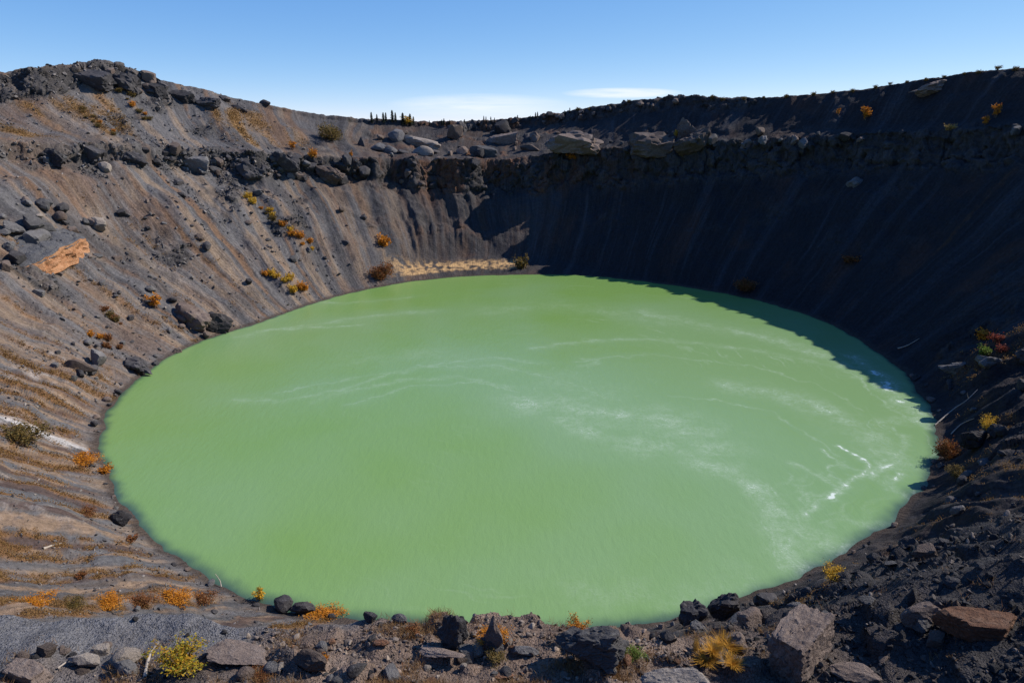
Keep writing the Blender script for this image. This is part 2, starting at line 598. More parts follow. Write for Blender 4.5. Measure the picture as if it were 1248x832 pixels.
def build_ground():
    X, Y = terrain_grid()
    nc, nr = X.shape
    x, y = X.ravel(), Y.ravel()
    z, ph, d, m, (r1, r2, r3, u, v) = height(x, y)
    near = np.hypot(x, y)
    Z = z.reshape(nc, nr)
    # broken rock: push the cliff bands in and out along the ground normal
    P = np.stack([X, Y, Z], -1)
    du = np.roll(P, -1, 0) - np.roll(P, 1, 0)
    dv = np.gradient(P, axis=1)
    N = np.cross(dv, du)
    N /= np.maximum(np.linalg.norm(N, axis=2, keepdims=True), 1e-9)
    N[N[..., 2] < 0] *= -1
    P = P.reshape(-1, 3); N = N.reshape(-1, 3)
    gaps = sstep(-.25, .2, fbm(u / 16, v / 30, 30.0, 3))
    leftness = sstep(R(108), R(125), np.where(ph < R(-90), ph + TAU, ph))
    mask = np.maximum(m['cliff'] * (1 - leftness * (1 - gaps) * .6), m['rimcliff'])
    patch = sstep(.1, .36, fbm(u / 14, v / 10, 31.0, 3)) * sstep(8, 24, d) * m['far'] * (.8 + .7 * leftness)
    patch = patch * (1 - sstep(m['d7'] - 6, m['d7'], m['dd']))
    upb = sstep(0, 4, m['dd'] - m['ld']) * (1 - sstep(-14, -4, m['dd'] - m['d7'])) * sstep(R(40), R(70), ph) * (1 - sstep(R(112), R(122), ph))
    patch = np.maximum(patch, upb * sstep(-.05, .25, fbm(x / 11, y / 11, 32.0, 3)) * 1.5)
    ribs = sstep(R(-66), R(-52), ph) * (1 - sstep(R(0), R(10), ph)) * sstep(20, 45, near) * sstep(2, 6, d) * (1 - sstep(40, 55, d))
    patch = np.maximum(patch, ribs * sstep(-.1, .3, fbm(u / 8, v / 16, 33.0, 3)) * .8)
    steep = sstep(.12, .42, 1 - N[:, 2])
    rk = np.maximum(mask * (.25 + .75 * steep), patch * .5)
    idx = np.nonzero(rk > .02)[0]
    q = P[idx]
    wx = q + np.stack([fbm(q[:, 0] / 3, q[:, 1] / 3, q[:, 2] / 3 + k, 2) for k in (0, 9, 18)], 1) * 1.6
    f1, f2, val = worley(wx[:, 0] / 3.6, wx[:, 1] / 3.6, wx[:, 2] / 5.5)
    g1, g2, val2 = worley(wx[:, 0] / 1.3, wx[:, 1] / 1.3, wx[:, 2] / 1.7, 5)
    disp = (val - .5) * 2.6 + np.minimum(f2 - f1, .22) * 1.8 - .4 + (val2 - .5) * 1.0 + np.minimum(g2 - g1, .2) * .7
    disp = disp + ridged(q[:, 0] / 7, q[:, 1] / 7, q[:, 2] / 4, 4) * .9
    crack = np.zeros(len(x), np.float32)
    crack[idx] = 0
    tone = np.zeros(len(x), np.float32); tone[idx] = (val - .5) + .6 * (val2 - .5)
    Nh = N[idx].copy(); Nh[:, 2] *= .45
    P[idx] += Nh * (disp * rk[idx])[:, None]
    # foreground broken stones
    idn = np.nonzero((near < 42) & (d > 1))[0]
    q = P[idn]
    wx = q + np.stack([fbm(q[:, 0] * 1.2, q[:, 1] * 1.2, q[:, 2] * 1.2 + k, 2) for k in (0, 9, 18)], 1) * .25
    f1, f2, val3 = worley(wx[:, 0] / .75, wx[:, 1] / .75, wx[:, 2] / .75, 9)
    rub = rubble_mask(x[idn], y[idn], ph[idn], d[idn])
    P[idn] += N[idn] * ((np.maximum(val3 - .45, 0) * np.minimum(f2 - f1, .35) * 1.6) * rub)[:, None]

    # ---- base colour of the ground itself
    n_ = len(x)
    s1 = fbm(u / 11, v / 160, 40.0, 2)
    s2 = fbm(u / 4.4, v / 90, 41.0, 3)
    s3 = fbm(u / 1.1, v / 40, 42.0, 2)
    nz = fbm(x / 12, y / 12, 43.0, 4)
    nf = fbm(x / 2.2, y / 2.2, 44.0, 4)
    c = np.repeat(GREY[None], n_, 0)
    c = mixc(c, BROWN, sstep(-.15, .25, s1 + nz * .5))
    c = mixc(c, TANC, sstep(.03, .2, s2 + .22 * nz + .12 * s3) * .85)
    c = mixc(c, DARK * 1.5, sstep(.05, .22, -s2 + .35 * s3) * .75)
    c = mixc(c, C(.18, .165, .158), sstep(.12, .3, s3 + s1 * .5) * .5)
    c = mixc(c, C(.20, .105, .05), sstep(.16, .34, fbm(u / 3.0, v / 120, 56.0, 2) + .2 * nf) * .55)
    big = fbm(x / 22, y / 22, 45.0, 4)
    c = mixc(c, C(.058, .053, .052), sstep(.1, .36, big + .35 * s1) * .55)
    c = mixc(c, C(.125, .078, .055), sstep(.1, .36, -big + .4 * s2) * .55)
    c = c * (1 + .4 * fbm(x / .9, y / .9, 46.0, 3) * (1 - sstep(-.1, .2, s2)))[:, None]
    # lower left: banded ash, tan grit and mauve cinder running down to the water
    pl = np.where(ph < 0, ph + TAU, ph)
    lowl = sstep(R(178), R(200), pl) * (1 - sstep(R(262), R(268), pl)) * sstep(1.0, 4, d)
    sb = fbm(u / 4.2 + fbm(x / 9, y / 9, 47.0, 3) * .8, v / 150, 48.0, 2)
    sb2 = fbm(u / 3.1, v / 90, 49.0, 2)
    c = mixc(c, C(.108, .105, .108), lowl * sstep(-.05, .08, sb) * .85)
    c = mixc(c, C(.25, .165, .105), lowl * sstep(.04, .16, sb2 + nf * .25) * .8)
    c = mixc(c, C(.080, .053, .046), lowl * sstep(.08, .18, -sb) * .85)
    strip = lowl * sstep(.02, .16, fbm(u / 2.6, v / 60, 54.0, 2) + .3 * nf - .06)
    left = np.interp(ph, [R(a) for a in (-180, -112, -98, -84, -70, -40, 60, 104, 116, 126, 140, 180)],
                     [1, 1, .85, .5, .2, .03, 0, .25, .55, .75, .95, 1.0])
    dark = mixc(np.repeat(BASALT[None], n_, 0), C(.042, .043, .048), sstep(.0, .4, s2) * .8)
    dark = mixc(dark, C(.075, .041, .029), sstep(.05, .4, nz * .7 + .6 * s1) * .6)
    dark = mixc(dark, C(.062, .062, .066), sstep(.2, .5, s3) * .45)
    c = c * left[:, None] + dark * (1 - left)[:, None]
    # vegetated ochre streaks
    upper = sstep(0, 6, m['dd'] - m['d5'] + 6) * sstep(R(118), R(132), np.where(ph < R(-90), ph + TAU, ph))
    och = sstep(.02, .36, fbm(u / 5, v / 48, 50.0, 3) + .15 * nf - .02) * upper * .85 * (1 - sstep(-9, -5, m['dd'] - m['d7']))
    low = sstep(R(140), R(175), np.where(ph < R(-60), ph + TAU, ph)) * (1 - sstep(-6, 0, m['dd'] - m['d3'])) * (1 - upper)
    och2 = np.maximum(sstep(.16, .42, fbm(u / 4.2, v / 45, 51.0, 3) + .3 * nf) * low * .75, strip)
    c = mixc(c, OCHRE * .75 + RUST * .25, np.clip(och, 0, 1) * .85)
    c = mixc(c, RUST * .6 + OCHRE * .4, np.clip(och2, 0, 1) * .8)
    farw = sstep(.3, .55, fbm(u / 5, v / 30, 52.0, 3) + .3 * nf) * (1 - left) * .5
    c = mixc(c, C(.11, .055, .025), farw * (ph < R(20)))
    dry = sstep(R(-64), R(-52), ph) * (1 - sstep(R(-18), R(-8), ph)) * sstep(2, 6, d) * (1 - sstep(38, 50, d)) * sstep(.05, .3, fbm(u / 3.5, v / 50, 55.0, 3) + .3 * nf)
    c = mixc(c, C(.14, .085, .045), dry * .75)
    # sand on the far beach, salt crust on the near left shore
    beach = sstep(4.0, 6.0, d + nf) * (1 - sstep(12, 15, d + nf * 6 + nz * 4)) * sstep(R(86), R(91), ph + nz * .05) * (1 - sstep(R(113), R(119), ph + .1 * nf))
    c = mixc(c, C(.50, .31, .14), beach * sstep(-.25, .15, nf + nz * .4) * .95)
    pa = np.where(ph < 0, ph + TAU, ph)
    salt = sstep(R(184), R(190), pa) * (1 - sstep(R(232), R(240), pa)) * (1 - sstep(10, 24, d)) * sstep(.12, .4, fbm(u / 2.2, v / 30, 53.0, 3) + .12 * nf)
    c = mixc(c, SALT * .8, salt * sstep(-.1, .25, nf + .5 * nz) * .5)
    sx, sy = lake_xy(100, 556)
    us = rill_coords(*polar(np.array([sx]), np.array([sy])), np.array([sx]), np.array([sy]))[0][0]
    du_ = np.minimum(np.abs(u - us), np.abs(u - us - TAU * 95)); du_ = np.minimum(du_, np.abs(u - us + TAU * 95))
    crust = np.exp(-(du_ / 2.4) ** 2) * sstep(.8, 2, d) * (1 - sstep(9, 16, d)) * sstep(-.35, .1, nf + .5 * s3)
    c = mixc(c, SALT * 1.1, crust * .8)
    # rock
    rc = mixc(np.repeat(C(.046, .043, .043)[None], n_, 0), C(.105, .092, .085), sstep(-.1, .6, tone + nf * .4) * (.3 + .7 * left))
    rc = mixc(rc, C(.13, .062, .034), sstep(.0, .35, nz + .4 * nf + .1) * .85 * np.exp(-((np.degrees(ph) - 97) / 22) ** 2))
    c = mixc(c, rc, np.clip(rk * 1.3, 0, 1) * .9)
    c = c * (1 - .5 * crack)[:, None]
    # outside of the rim, the upper bench
    # foreground
    rub = rubble_mask(x, y, ph, d)
    fg = mixc(np.repeat(C(.175, .123, .094)[None], n_, 0), C(.27, .195, .15), sstep(.05, .4, nf))
    fg = mixc(fg, C(.075, .066, .062), sstep(.1, .42, fbm(x / 1.6, y / 1.6, 60.0, 3)) * .8)
    fgd = mixc(np.repeat(C(.052, .047, .046)[None], n_, 0), C(.10, .08, .07), sstep(.15, .5, nf))
    side = sstep(1.5, 8, x + nz * 3)
    fg = fg * (1 - side)[:, None] + fgd * side[:, None]
    c = mixc(c, fg, rub)
    pm = path_mask(x, y, ph, d) * (1 - rub)
    pc = mixc(np.repeat(PATH[None] * 1.25, n_, 0), C(.21, .2, .195), sstep(.1, .5, nf + nz) * .8)
    c = mixc(c, pc, pm)
    # wet strip by the water
    wet = (1 - sstep(.3, 1.6, d + nf * .5)) * (1 - .3 * sstep(R(-120), R(-140), ph) * 0)
    c = mixc(c, C(.062, .046, .036), wet * .85)
    grain = np.clip(np.maximum((1 - sstep(26, 55, near)), 0), 0, 1)

    global GP, GN, G_VEG, G_ROCK, G_IN
    G_IN = m['dd'] < m['d7'] + 3
    GP, GN, G_ROCK = P, N, rk
    G_VEG = np.clip(np.maximum(np.maximum(och, och2), dry * .8), 0, 1)
    # faces: closed ring of columns
    i = np.arange(nc)[:, None]; j = np.arange(nr - 1)[None, :]
    i2 = (i + 1) % nc
    a = i * nr + j; b_ = i2 * nr + j; c_ = i2 * nr + j + 1; d_ = i * nr + j + 1
    quads = np.stack([a + 0 * j, d_, c_, b_], -1).reshape(-1, 4)
    me = mesh_from('ground', P, quads, 4)
    vcol(me, 'albedo', np.clip(c, 0.01, .9))
    at = me.attributes.new('slope_uv', 'FLOAT_VECTOR', 'POINT')
    at.data.foreach_set('vector', np.stack([u, v, grain], 1).astype(np.float32).ravel())
    me.polygons.foreach_set('use_smooth', np.ones(len(me.polygons), bool))
    me.materials.append(terrain_material())
    o = link(bpy.data.objects.new('ground', me))
    tag(o, 'dark volcanic cinder slopes of the crater around the green lake', 'ground', kind='structure')
    return o


def rubble_mask(x, y, ph, d):
    """stony brow right in front of the viewpoint"""
    near = np.hypot(x, y)
    edge = np.interp(np.degrees(np.arctan2(x, y)), [-60, -42, -30, -15, 0, 12, 25, 45, 60], [13.5, 13.8, 13.2, 13.0, 13.5, 16, 30, 36, 36])
    w = fbm(x / 2.5, y / 2.5, 70.0, 3) * (1.6 + 4 * sstep(5, 20, x))
    return 1 - sstep(-.9, .9, near + w - edge)


def path_mask(x, y, ph, d):
    near = np.hypot(x, y)
    w = fbm(x / 4, y / 4, 71.0, 3) * 1.6
    a = np.degrees(np.arctan2(x, y))
    edge = np.interp(a, [-60, -42, -25, -8, 0], [20.5, 20, 18.0, 16.0, 14])
    return (1 - sstep(-.6, .6, near + w - edge)) * (1 - sstep(-4, 3, a))


# ----------------------------------------------------------------------------
# water
# ----------------------------------------------------------------------------
FOAM = [  # width m, strength, points
    (.5, 1.0, [(1020, 541), (1034, 548), (1050, 560), (1056, 571), (1048, 581), (1030, 589), (1015, 598), (1002, 610), (994, 622), (989, 632)]),
    (.7, .45, [(960, 560), (985, 570), (1005, 580), (1020, 592)]),
    (.8, .75, [(1104, 535), (1096, 548), (1100, 558), (1082, 563), (1066, 572), (1060, 582)]),
    (.9, .5, [(1092, 578), (1088, 592), (1098, 604), (1114, 609)]),
    (.5, .45, [(984, 600), (990, 610), (982, 622), (978, 634)]),
    (2.4, .8, [(1040, 434), (1062, 450), (1084, 470), (1102, 490), (1124, 508)]),
    (1.6, .6, [(1080, 515), (1100, 510), (1122, 516)]),
    (3.2, .5, [(890, 470), (950, 480), (1010, 500), (1060, 530), (1090, 560)]),
    (1.2, .32, [(650, 424), (700, 417), (760, 414), (830, 416), (900, 424), (960, 434), (1010, 446)]),
    (3.2, .4, [(780, 380), (850, 396), (930, 410), (1000, 432), (1050, 455)]),
    (1.0, .36, [(284, 412), (320, 404), (370, 397), (430, 389), (470, 383), (525, 379)]),
    (.8, .36, [(300, 410), (340, 401), (380, 399), (440, 395)]),
    (.9, .3, [(384, 368), (420, 370), (460, 366), (505, 362)]),
    (.8, .34, [(285, 488), (340, 488), (390, 482), (430, 470), (470, 456), (530, 444), (590, 436), (660, 442)]),
    (.8, .28, [(380, 490), (430, 475), (500, 462), (560, 460), (620, 472)]),
    (.6, .26, [(706, 446), (725, 444), (728, 437), (712, 436)]),
    (5.0, .5, [(640, 490), (700, 497), (760, 505), (820, 515), (860, 540)]),
    (2.6, .5, [(690, 510), (720, 530), (770, 540), (830, 552), (890, 572), (925, 596), (950, 630), (962, 660), (972, 685)]),
    (1.6, .5, [(850, 558), (905, 585), (942, 622), (958, 655), (978, 680)]),
    (2.2, .6, [(940, 610), (968, 640), (985, 662), (1015, 668)]),
    (.8, .28, [(1030, 630), (1060, 645), (1085, 640)]),
    (.4, .75, [(1090, 574), (1086, 590), (1094, 603), (1112, 609), (1119, 600)]),
    (.35, .6, [(1020, 560), (1012, 575), (1026, 588), (1044, 584)]),
    (.35, .55, [(1000, 548), (1018, 562), (1032, 572), (1052, 574)]),
    (.3, .5, [(1058, 545), (1072, 560), (1070, 580), (1082, 598)]),
    (.3, .5, [(1070, 470), (1090, 488), (1098, 506), (1088, 524), (1100, 538)]),
    (.35, .5, [(1020, 448), (1048, 462), (1066, 482), (1090, 500), (1110, 512)]),
    (.3, .45, [(930, 585), (952, 600), (968, 622), (974, 650), (996, 672)]),
    (.3, .45, [(915, 590), (938, 612), (948, 640), (952, 668), (962, 690)]),
    (.3, .4, [(960, 575), (980, 600), (985, 630), (990, 652), (1020, 664)]),
    (.3, .4, [(880, 575), (910, 600), (930, 630), (940, 662), (944, 690)]),
    (.3, .4, [(740, 530), (790, 545), (850, 560), (900, 588), (930, 622)]),
    (.3, .36, [(700, 440), (780, 432), (860, 438), (930, 450), (1000, 470), (1050, 500)]),
    (.3, .36, [(820, 480), (880, 488), (940, 505), (990, 530), (1020, 556)]),
    (.3, .36, [(330, 480), (420, 462), (510, 446), (600, 446), (680, 462), (760, 490)]),
    (.3, .36, [(430, 492), (500, 470), (580, 466), (650, 480), (700, 500)]),
    (3.0, .16, [(700, 715), (780, 720), (850, 722), (900, 700)]),
    (5.0, .2, [(600, 378), (680, 372), (740, 380), (800, 392)]),
    (5.0, .14, [(430, 440), (520, 430), (640, 452), (740, 480)]),
]


def seg_dist(x, y, pts):
    px, py = lake_xy([p[0] for p in pts], [p[1] for p in pts])
    best = np.full(x.shape, 1e9)
    for i in range(len(px) - 1):
        ax, ay, bx, by = px[i], py[i], px[i + 1], py[i + 1]
        L2 = (bx - ax) ** 2 + (by - ay) ** 2
        t = np.clip(((x - ax) * (bx - ax) + (y - ay) * (by - ay)) / L2, 0, 1)
        best = np.minimum(best, np.hypot(x - ax - t * (bx - ax), y - ay - t * (by - ay)))
    return best


def water_material():
    m, nt, b = new_mat('milky_green_water')
    n = NT(nt)
    geo = n.node('ShaderNodeNewGeometry'); pos = geo.outputs['Position']
    at = n.node('ShaderNodeAttribute', attribute_name='surface')   # foam, shallowness, milkiness
    sep = n.node('ShaderNodeSeparateColor'); nt.links.new(at.outputs['Color'], sep.inputs[0])
    foam, shal, milk = sep.outputs[0], sep.outputs[1], sep.outputs[2]
    cloud = n.noise(pos, .05, 4, .6, .6)
    deep = n.mix(n.ramp(n.math('ADD', milk, n.math('MULTIPLY', n.math('SUBTRACT', cloud, .5), .5)), [(.1, 0.0), (.95, 1.0)]), (.166, .284, .074), (.186, .300, .124))
    c = n.mix(shal, deep, (.045, .082, .062))
    fn = n.maprange(n.noise(pos, 1.1, 9, .74, 1.4), .3, .7, 0, 1)
    fl = n.maprange(n.noise(pos, 3.4, 7, .75, .7), .52, .70, 0, 1)
    lace = n.math('SUBTRACT', 1.0, n.math('ABSOLUTE', n.math('MULTIPLY', n.math('SUBTRACT', n.noise(pos, .75, 8, .7, 1.8), .5), 11.0)), True)
    thin = n.math('MULTIPLY', foam, n.math('ADD', n.math('MULTIPLY', fn, .42), n.math('MULTIPLY', fl, n.math('MULTIPLY', fn, 1.3))))
    thin = n.math('ADD', thin, n.math('MULTIPLY', n.math('MULTIPLY', lace, foam), .38))
    thick = n.math('MULTIPLY', n.maprange(n.math('ADD', foam, n.math('MULTIPLY', n.math('SUBTRACT', fn, .5), .9)), .42, .7, 0, 1), n.maprange(foam, .3, .6, 0, .95), True)
    ff = n.math('MAXIMUM', thin, thick, True)
    c = n.mix(ff, c, (.62, .68, .60))
    nt.links.new(c, b.inputs['Base Color'])
    nt.links.new(n.maprange(ff, 0, 1, .13, .6), b.inputs['Roughness'])
    b.inputs['IOR'].default_value = 1.33
    b.inputs['Specular IOR Level'].default_value = .4
    mp = n.node('ShaderNodeMapping'); nt.links.new(pos, mp.inputs[0])
    mp.inputs['Rotation'].default_value = (0, 0, R(28)); mp.inputs['Scale'].default_value = (.9, .33, 1)
    w1 = n.noise(mp.outputs[0], 1.1, 4, .6, .3)
    w2 = n.noise(pos, 4.5, 3, .6)
    h = n.math('ADD', w1, n.math('MULTIPLY', w2, .3))
    nt.links.new(n.bump(h, .22, .25), b.inputs['Normal'])
    return m


def build_water():
    az = np.linspace(R(-40), R(40), 900)
    rr = np.geomspace(50, 252, 620)
    X = np.sin(az)[:, None] * rr[None]; Y = np.cos(az)[:, None] * rr[None]
    x, y = X.ravel(), Y.ravel()
    ph, d = polar(x, y)
    wob = fbm(x / 7, y / 7, 80.0, 3) * 2.6
    wob2 = fbm(x / 7, y / 7, 84.0, 3) * 2.6
    xw = x + wob + 1.1 * fbm(x / 1.8, y / 1.8, 87.0, 3)
    yw = y + wob2 + 1.1 * fbm(x / 1.8, y / 1.8, 88.0, 3)
    fine = ridged(x / 1.6 + wob * .6, y / 1.6, 81.0, 3)
    br = sstep(-.1, .5, fbm(x / 5, y / 5, 82.0, 3) + .15)
    foam = np.zeros(len(x))
    for w, s, pts in FOAM:
        k = np.exp(-(seg_dist(xw, yw, pts) / w) ** 1.6)
        foam = np.maximum(foam, k * s * (.35 + .65 * br) * (.45 + .55 * sstep(.1, .75, fine)))
    band = np.zeros(len(x))
    for w, s, pts in FOAM:
        band = np.maximum(band, np.exp(-(seg_dist(xw, yw, pts) / (w * 3.2 + 1.5)) ** 1.5) * min(s * 1.9, .9))
    # flow-drawn lines around the basin
    q = np.hypot((x - CX - 10) / 1.0, (y - CY + 8) / 1.15)
    tt = np.arctan2(y - CY, x - CX)
    thr = ridged(q / 3.0 + wob * .35, tt * 2.2, 83.0, 3)
    thr_m = sstep(.74, .97, thr) * sstep(-.05, .45, fbm(x / 26, y / 26, 85.0, 3)) * np.interp(x + (y - CY) * .2, [-60, -10, 25, 60], [.05, .12, .3, .42])
    foam = np.maximum(foam, thr_m * .85)
    bottom = np.interp(ph, [R(q_) for q_ in (-180, -140, -110, -60, -25, 10, 90, 180)], [1.6, 1.9, 3.0, 3.0, 2.0, 1.1, .9, 1.5])
    shal = sstep(-bottom, .3, d + wob * .25) ** 1.5
    milk = np.clip(.42 + 1.1 * fbm(x / 38, y / 38, 86.0, 4) + .4 * sstep(-25, 45, x) * sstep(215, 175, y) - .35 * sstep(170, 222, y) + .5 * band, 0, 1)
    nc, nr = X.shape
    i = np.arange(nc - 1)[:, None]; j = np.arange(nr - 1)[None]
    quads = np.stack([i * nr + j, i * nr + j + 1, (i + 1) * nr + j + 1, (i + 1) * nr + j], -1).reshape(-1, 4)
    keep = (d[quads] < 1.2).any(1)
    quads = quads[keep]
    used, inv = np.unique(quads, return_inverse=True)
    z = np.zeros(len(x))
    me = mesh_from('lake_water', np.stack([x, y, z], 1)[used], inv.reshape(-1, 4)[:, ::-1], 4)
    vcol(me, 'surface', np.stack([foam, shal, milk], 1)[used])
    me.polygons.foreach_set('use_smooth', np.ones(len(me.polygons), bool))
    me.materials.append(water_material())
    o = link(bpy.data.objects.new('lake_water', me))
    if me.polygons[0].normal.z < 0:
        me.flip_normals()
    tag(o, 'opaque milky green crater lake with thin white foam swirls', 'water', kind='structure')
    return o


# ----------------------------------------------------------------------------
# sky, sun, camera
# ----------------------------------------------------------------------------
def build_light_and_camera():
    sc = bpy.context.scene
    w = bpy.data.worlds.new('World'); sc.world = w
    w.use_nodes = True
    nt = w.node_tree
    n = NT(nt)
    bg = nt.nodes['Background']
    sky = n.node('ShaderNodeTexSky', sky_type='NISHITA')
    sky.sun_disc = False
    sky.sun_elevation = SUN_EL
    sky.sun_rotation = math.pi / 2 - SUN_AZ
    sky.altitude = SKY_ALT; sky.air_density = SKY_AIR; sky.dust_density = SKY_DUST; sky.ozone_density = SKY_OZ
    # thin streaks of high cloud low over the far rim
    tc = n.node('ShaderNodeTexCoord')
    sep = n.node('ShaderNodeSeparateXYZ'); nt.links.new(tc.outputs['Generated'], sep.inputs[0])
    az = n.math('ARCTAN2', sep.outputs[0], sep.outputs[1])
    el = n.math('ARCSINE', sep.outputs[2])
    cb = n.node('ShaderNodeCombineXYZ')
    n.put(cb.inputs[0], n.math('MULTIPLY', az, 7.0)); n.put(cb.inputs[1], n.math('MULTIPLY', el, 95.0))
    cn = n.noise(cb.outputs[0], 1.0, 5, .6, .4)

    def blob(a0, e0, sa, se):
        a = n.math('DIVIDE', n.math('SUBTRACT', az, R(a0)), R(sa))
        e = n.math('DIVIDE', n.math('SUBTRACT', el, R(e0)), R(se))
        rr = n.math('ADD', n.math('MULTIPLY', a, a), n.math('MULTIPLY', e, e))
        return n.math('SUBTRACT', 1.0, rr, True)
    m1 = n.math('MULTIPLY', blob(8.6, 2.25, 4.8, .42), 1.5)
    m2 = n.math('MULTIPLY', blob(-2.5, 1.35, 7.5, .95), .85)
    mask = n.math('MULTIPLY', n.math('MAXIMUM', m1, m2), n.maprange(cn, .3, .62, .2, 1.15), True)
    # camera-like tone of the clear sky, channel by channel
    sc_ = n.node('ShaderNodeSeparateColor'); nt.links.new(sky.outputs[0], sc_.inputs[0])
    cc_ = n.node('ShaderNodeCombineColor')
    for i, (e_, k_) in enumerate(SKY_TONE):
        n.put(cc_.inputs[i], n.math('MULTIPLY', n.math('POWER', sc_.outputs[i], e_), k_))
    tint = cc_.outputs[0]
    col = n.mix(n.math('MULTIPLY', mask, .75), tint, CLOUD)
    nt.links.new(col, bg.inputs['Color'])
    bg.inputs['Strength'].default_value = SKY_STRENGTH
    L = bpy.data.lights.new('sun', 'SUN')
    L.energy = SUN_POWER; L.angle = R(.53); L.color = (1.0, .95, .87)
    so = link(bpy.data.objects.new('sun', L))
    dv = Vector((math.cos(SUN_EL) * math.cos(SUN_AZ), math.cos(SUN_EL) * math.sin(SUN_AZ), math.sin(SUN_EL)))
    so.rotation_euler = dv.to_track_quat('Z', 'Y').to_euler()
    cam = bpy.data.cameras.new('camera')
    cam.sensor_width = 36; cam.lens = 24; cam.clip_start = .1; cam.clip_end = 60000
    co = link(bpy.data.objects.new('camera', cam))
    co.location = (0, 0, H)
    co.rotation_euler = (math.pi / 2 - PITCH, 0, 0)
    sc.camera = co
    v = sc.view_settings
    v.view_transform = 'Standard'; v.look = 'None'; v.exposure = EXPOSURE; v.gamma = 1
    v.use_curve_mapping = False
    sc.cycles.use_denoising = True
    sc.cycles.max_bounces = 5


SKY_ALT, SKY_AIR, SKY_DUST, SKY_OZ, SKY_GAMMA = 3000, .6, 0.0, 8.0, 1
SKY_TONE = ((1.05, .84), (.70, 1.0), (.36, 1.78))
SKY_STRENGTH, SUN_POWER, EXPOSURE = .15, 3.2, 0.87
CLOUD = (3.5, 3.7, 3.9)
# ----------------------------------------------------------------------------
# placing things: sight line -> point on the finished ground
# ----------------------------------------------------------------------------
class Ground:
    def __init__(self):
        px, py, dep = project(GP[:, 0], GP[:, 1], GP[:, 2])
        self.px, self.py, self.dep = px, py, dep
        ok = (dep > 1.5) & (px > -30) & (px < PW + 30) & (py > 40) & (py < PH + 40) & (GP[:, 2] > -.15) & G_IN
        self.idx = np.nonzero(ok)[0]
        S = 3.0
        bx = ((px[self.idx] + 40) / S).astype(int); by = ((py[self.idx]) / S).astype(int)
        self.S = S
        self.w, self.h = int((PW + 90) / S) + 2, int((PH + 60) / S) + 2
        key = by * self.w + bx
        o = np.lexsort((dep[self.idx], key))
        ks = key[o]
        first = np.concatenate([[True], ks[1:] != ks[:-1]])
        self.near = np.full(self.w * self.h, -1, np.int64)
        self.near[ks[first]] = self.idx[o[first]]
        self.buf = np.full(self.w * self.h, 1e9)
        self.buf[ks[first]] = dep[self.idx[o[first]]]
        vis = dep[self.idx] < self.buf[key] * 1.02 + .25
        self.vis = self.idx[vis]

    def at(self, px, py):
        bx, by = int((px + 40) / self.S), int(py / self.S)
        best, bd = -1, 1e9
        for r in range(0, 14):
            for i in range(-r, r + 1):
                for j in range(-r, r + 1):
                    if max(abs(i), abs(j)) != r:
                        continue
                    k = (by + j) * self.w + bx + i
                    if 0 <= by + j < self.h and 0 <= bx + i < self.w and self.near[k] >= 0:
                        v = self.near[k]
                        q = math.hypot(self.px[v] - px, self.py[v] - py)
                        if q < bd:
                            best, bd = v, q
            if best >= 0:
                break
        return best

    def frame(self, px, py):
        v = self.at(px, py)
        return Vector(GP[v]), Vector(GN[v]), float(self.dep[v])


# ----------------------------------------------------------------------------
# rocks
# ----------------------------------------------------------------------------
def ico(sub):
    import bmesh
    bm = bmesh.new()
    bmesh.ops.create_icosphere(bm, subdivisions=sub, radius=1)
    v = np.array([p.co[:] for p in bm.verts]); f = np.array([[q.index for q in p.verts] for p in bm.faces])
    bm.free()
    return v, f


def rand_dirs(r, n):
    d = r.normal(size=(n, 3))
    return d / np.linalg.norm(d, axis=1)[:, None]


ICO = {}


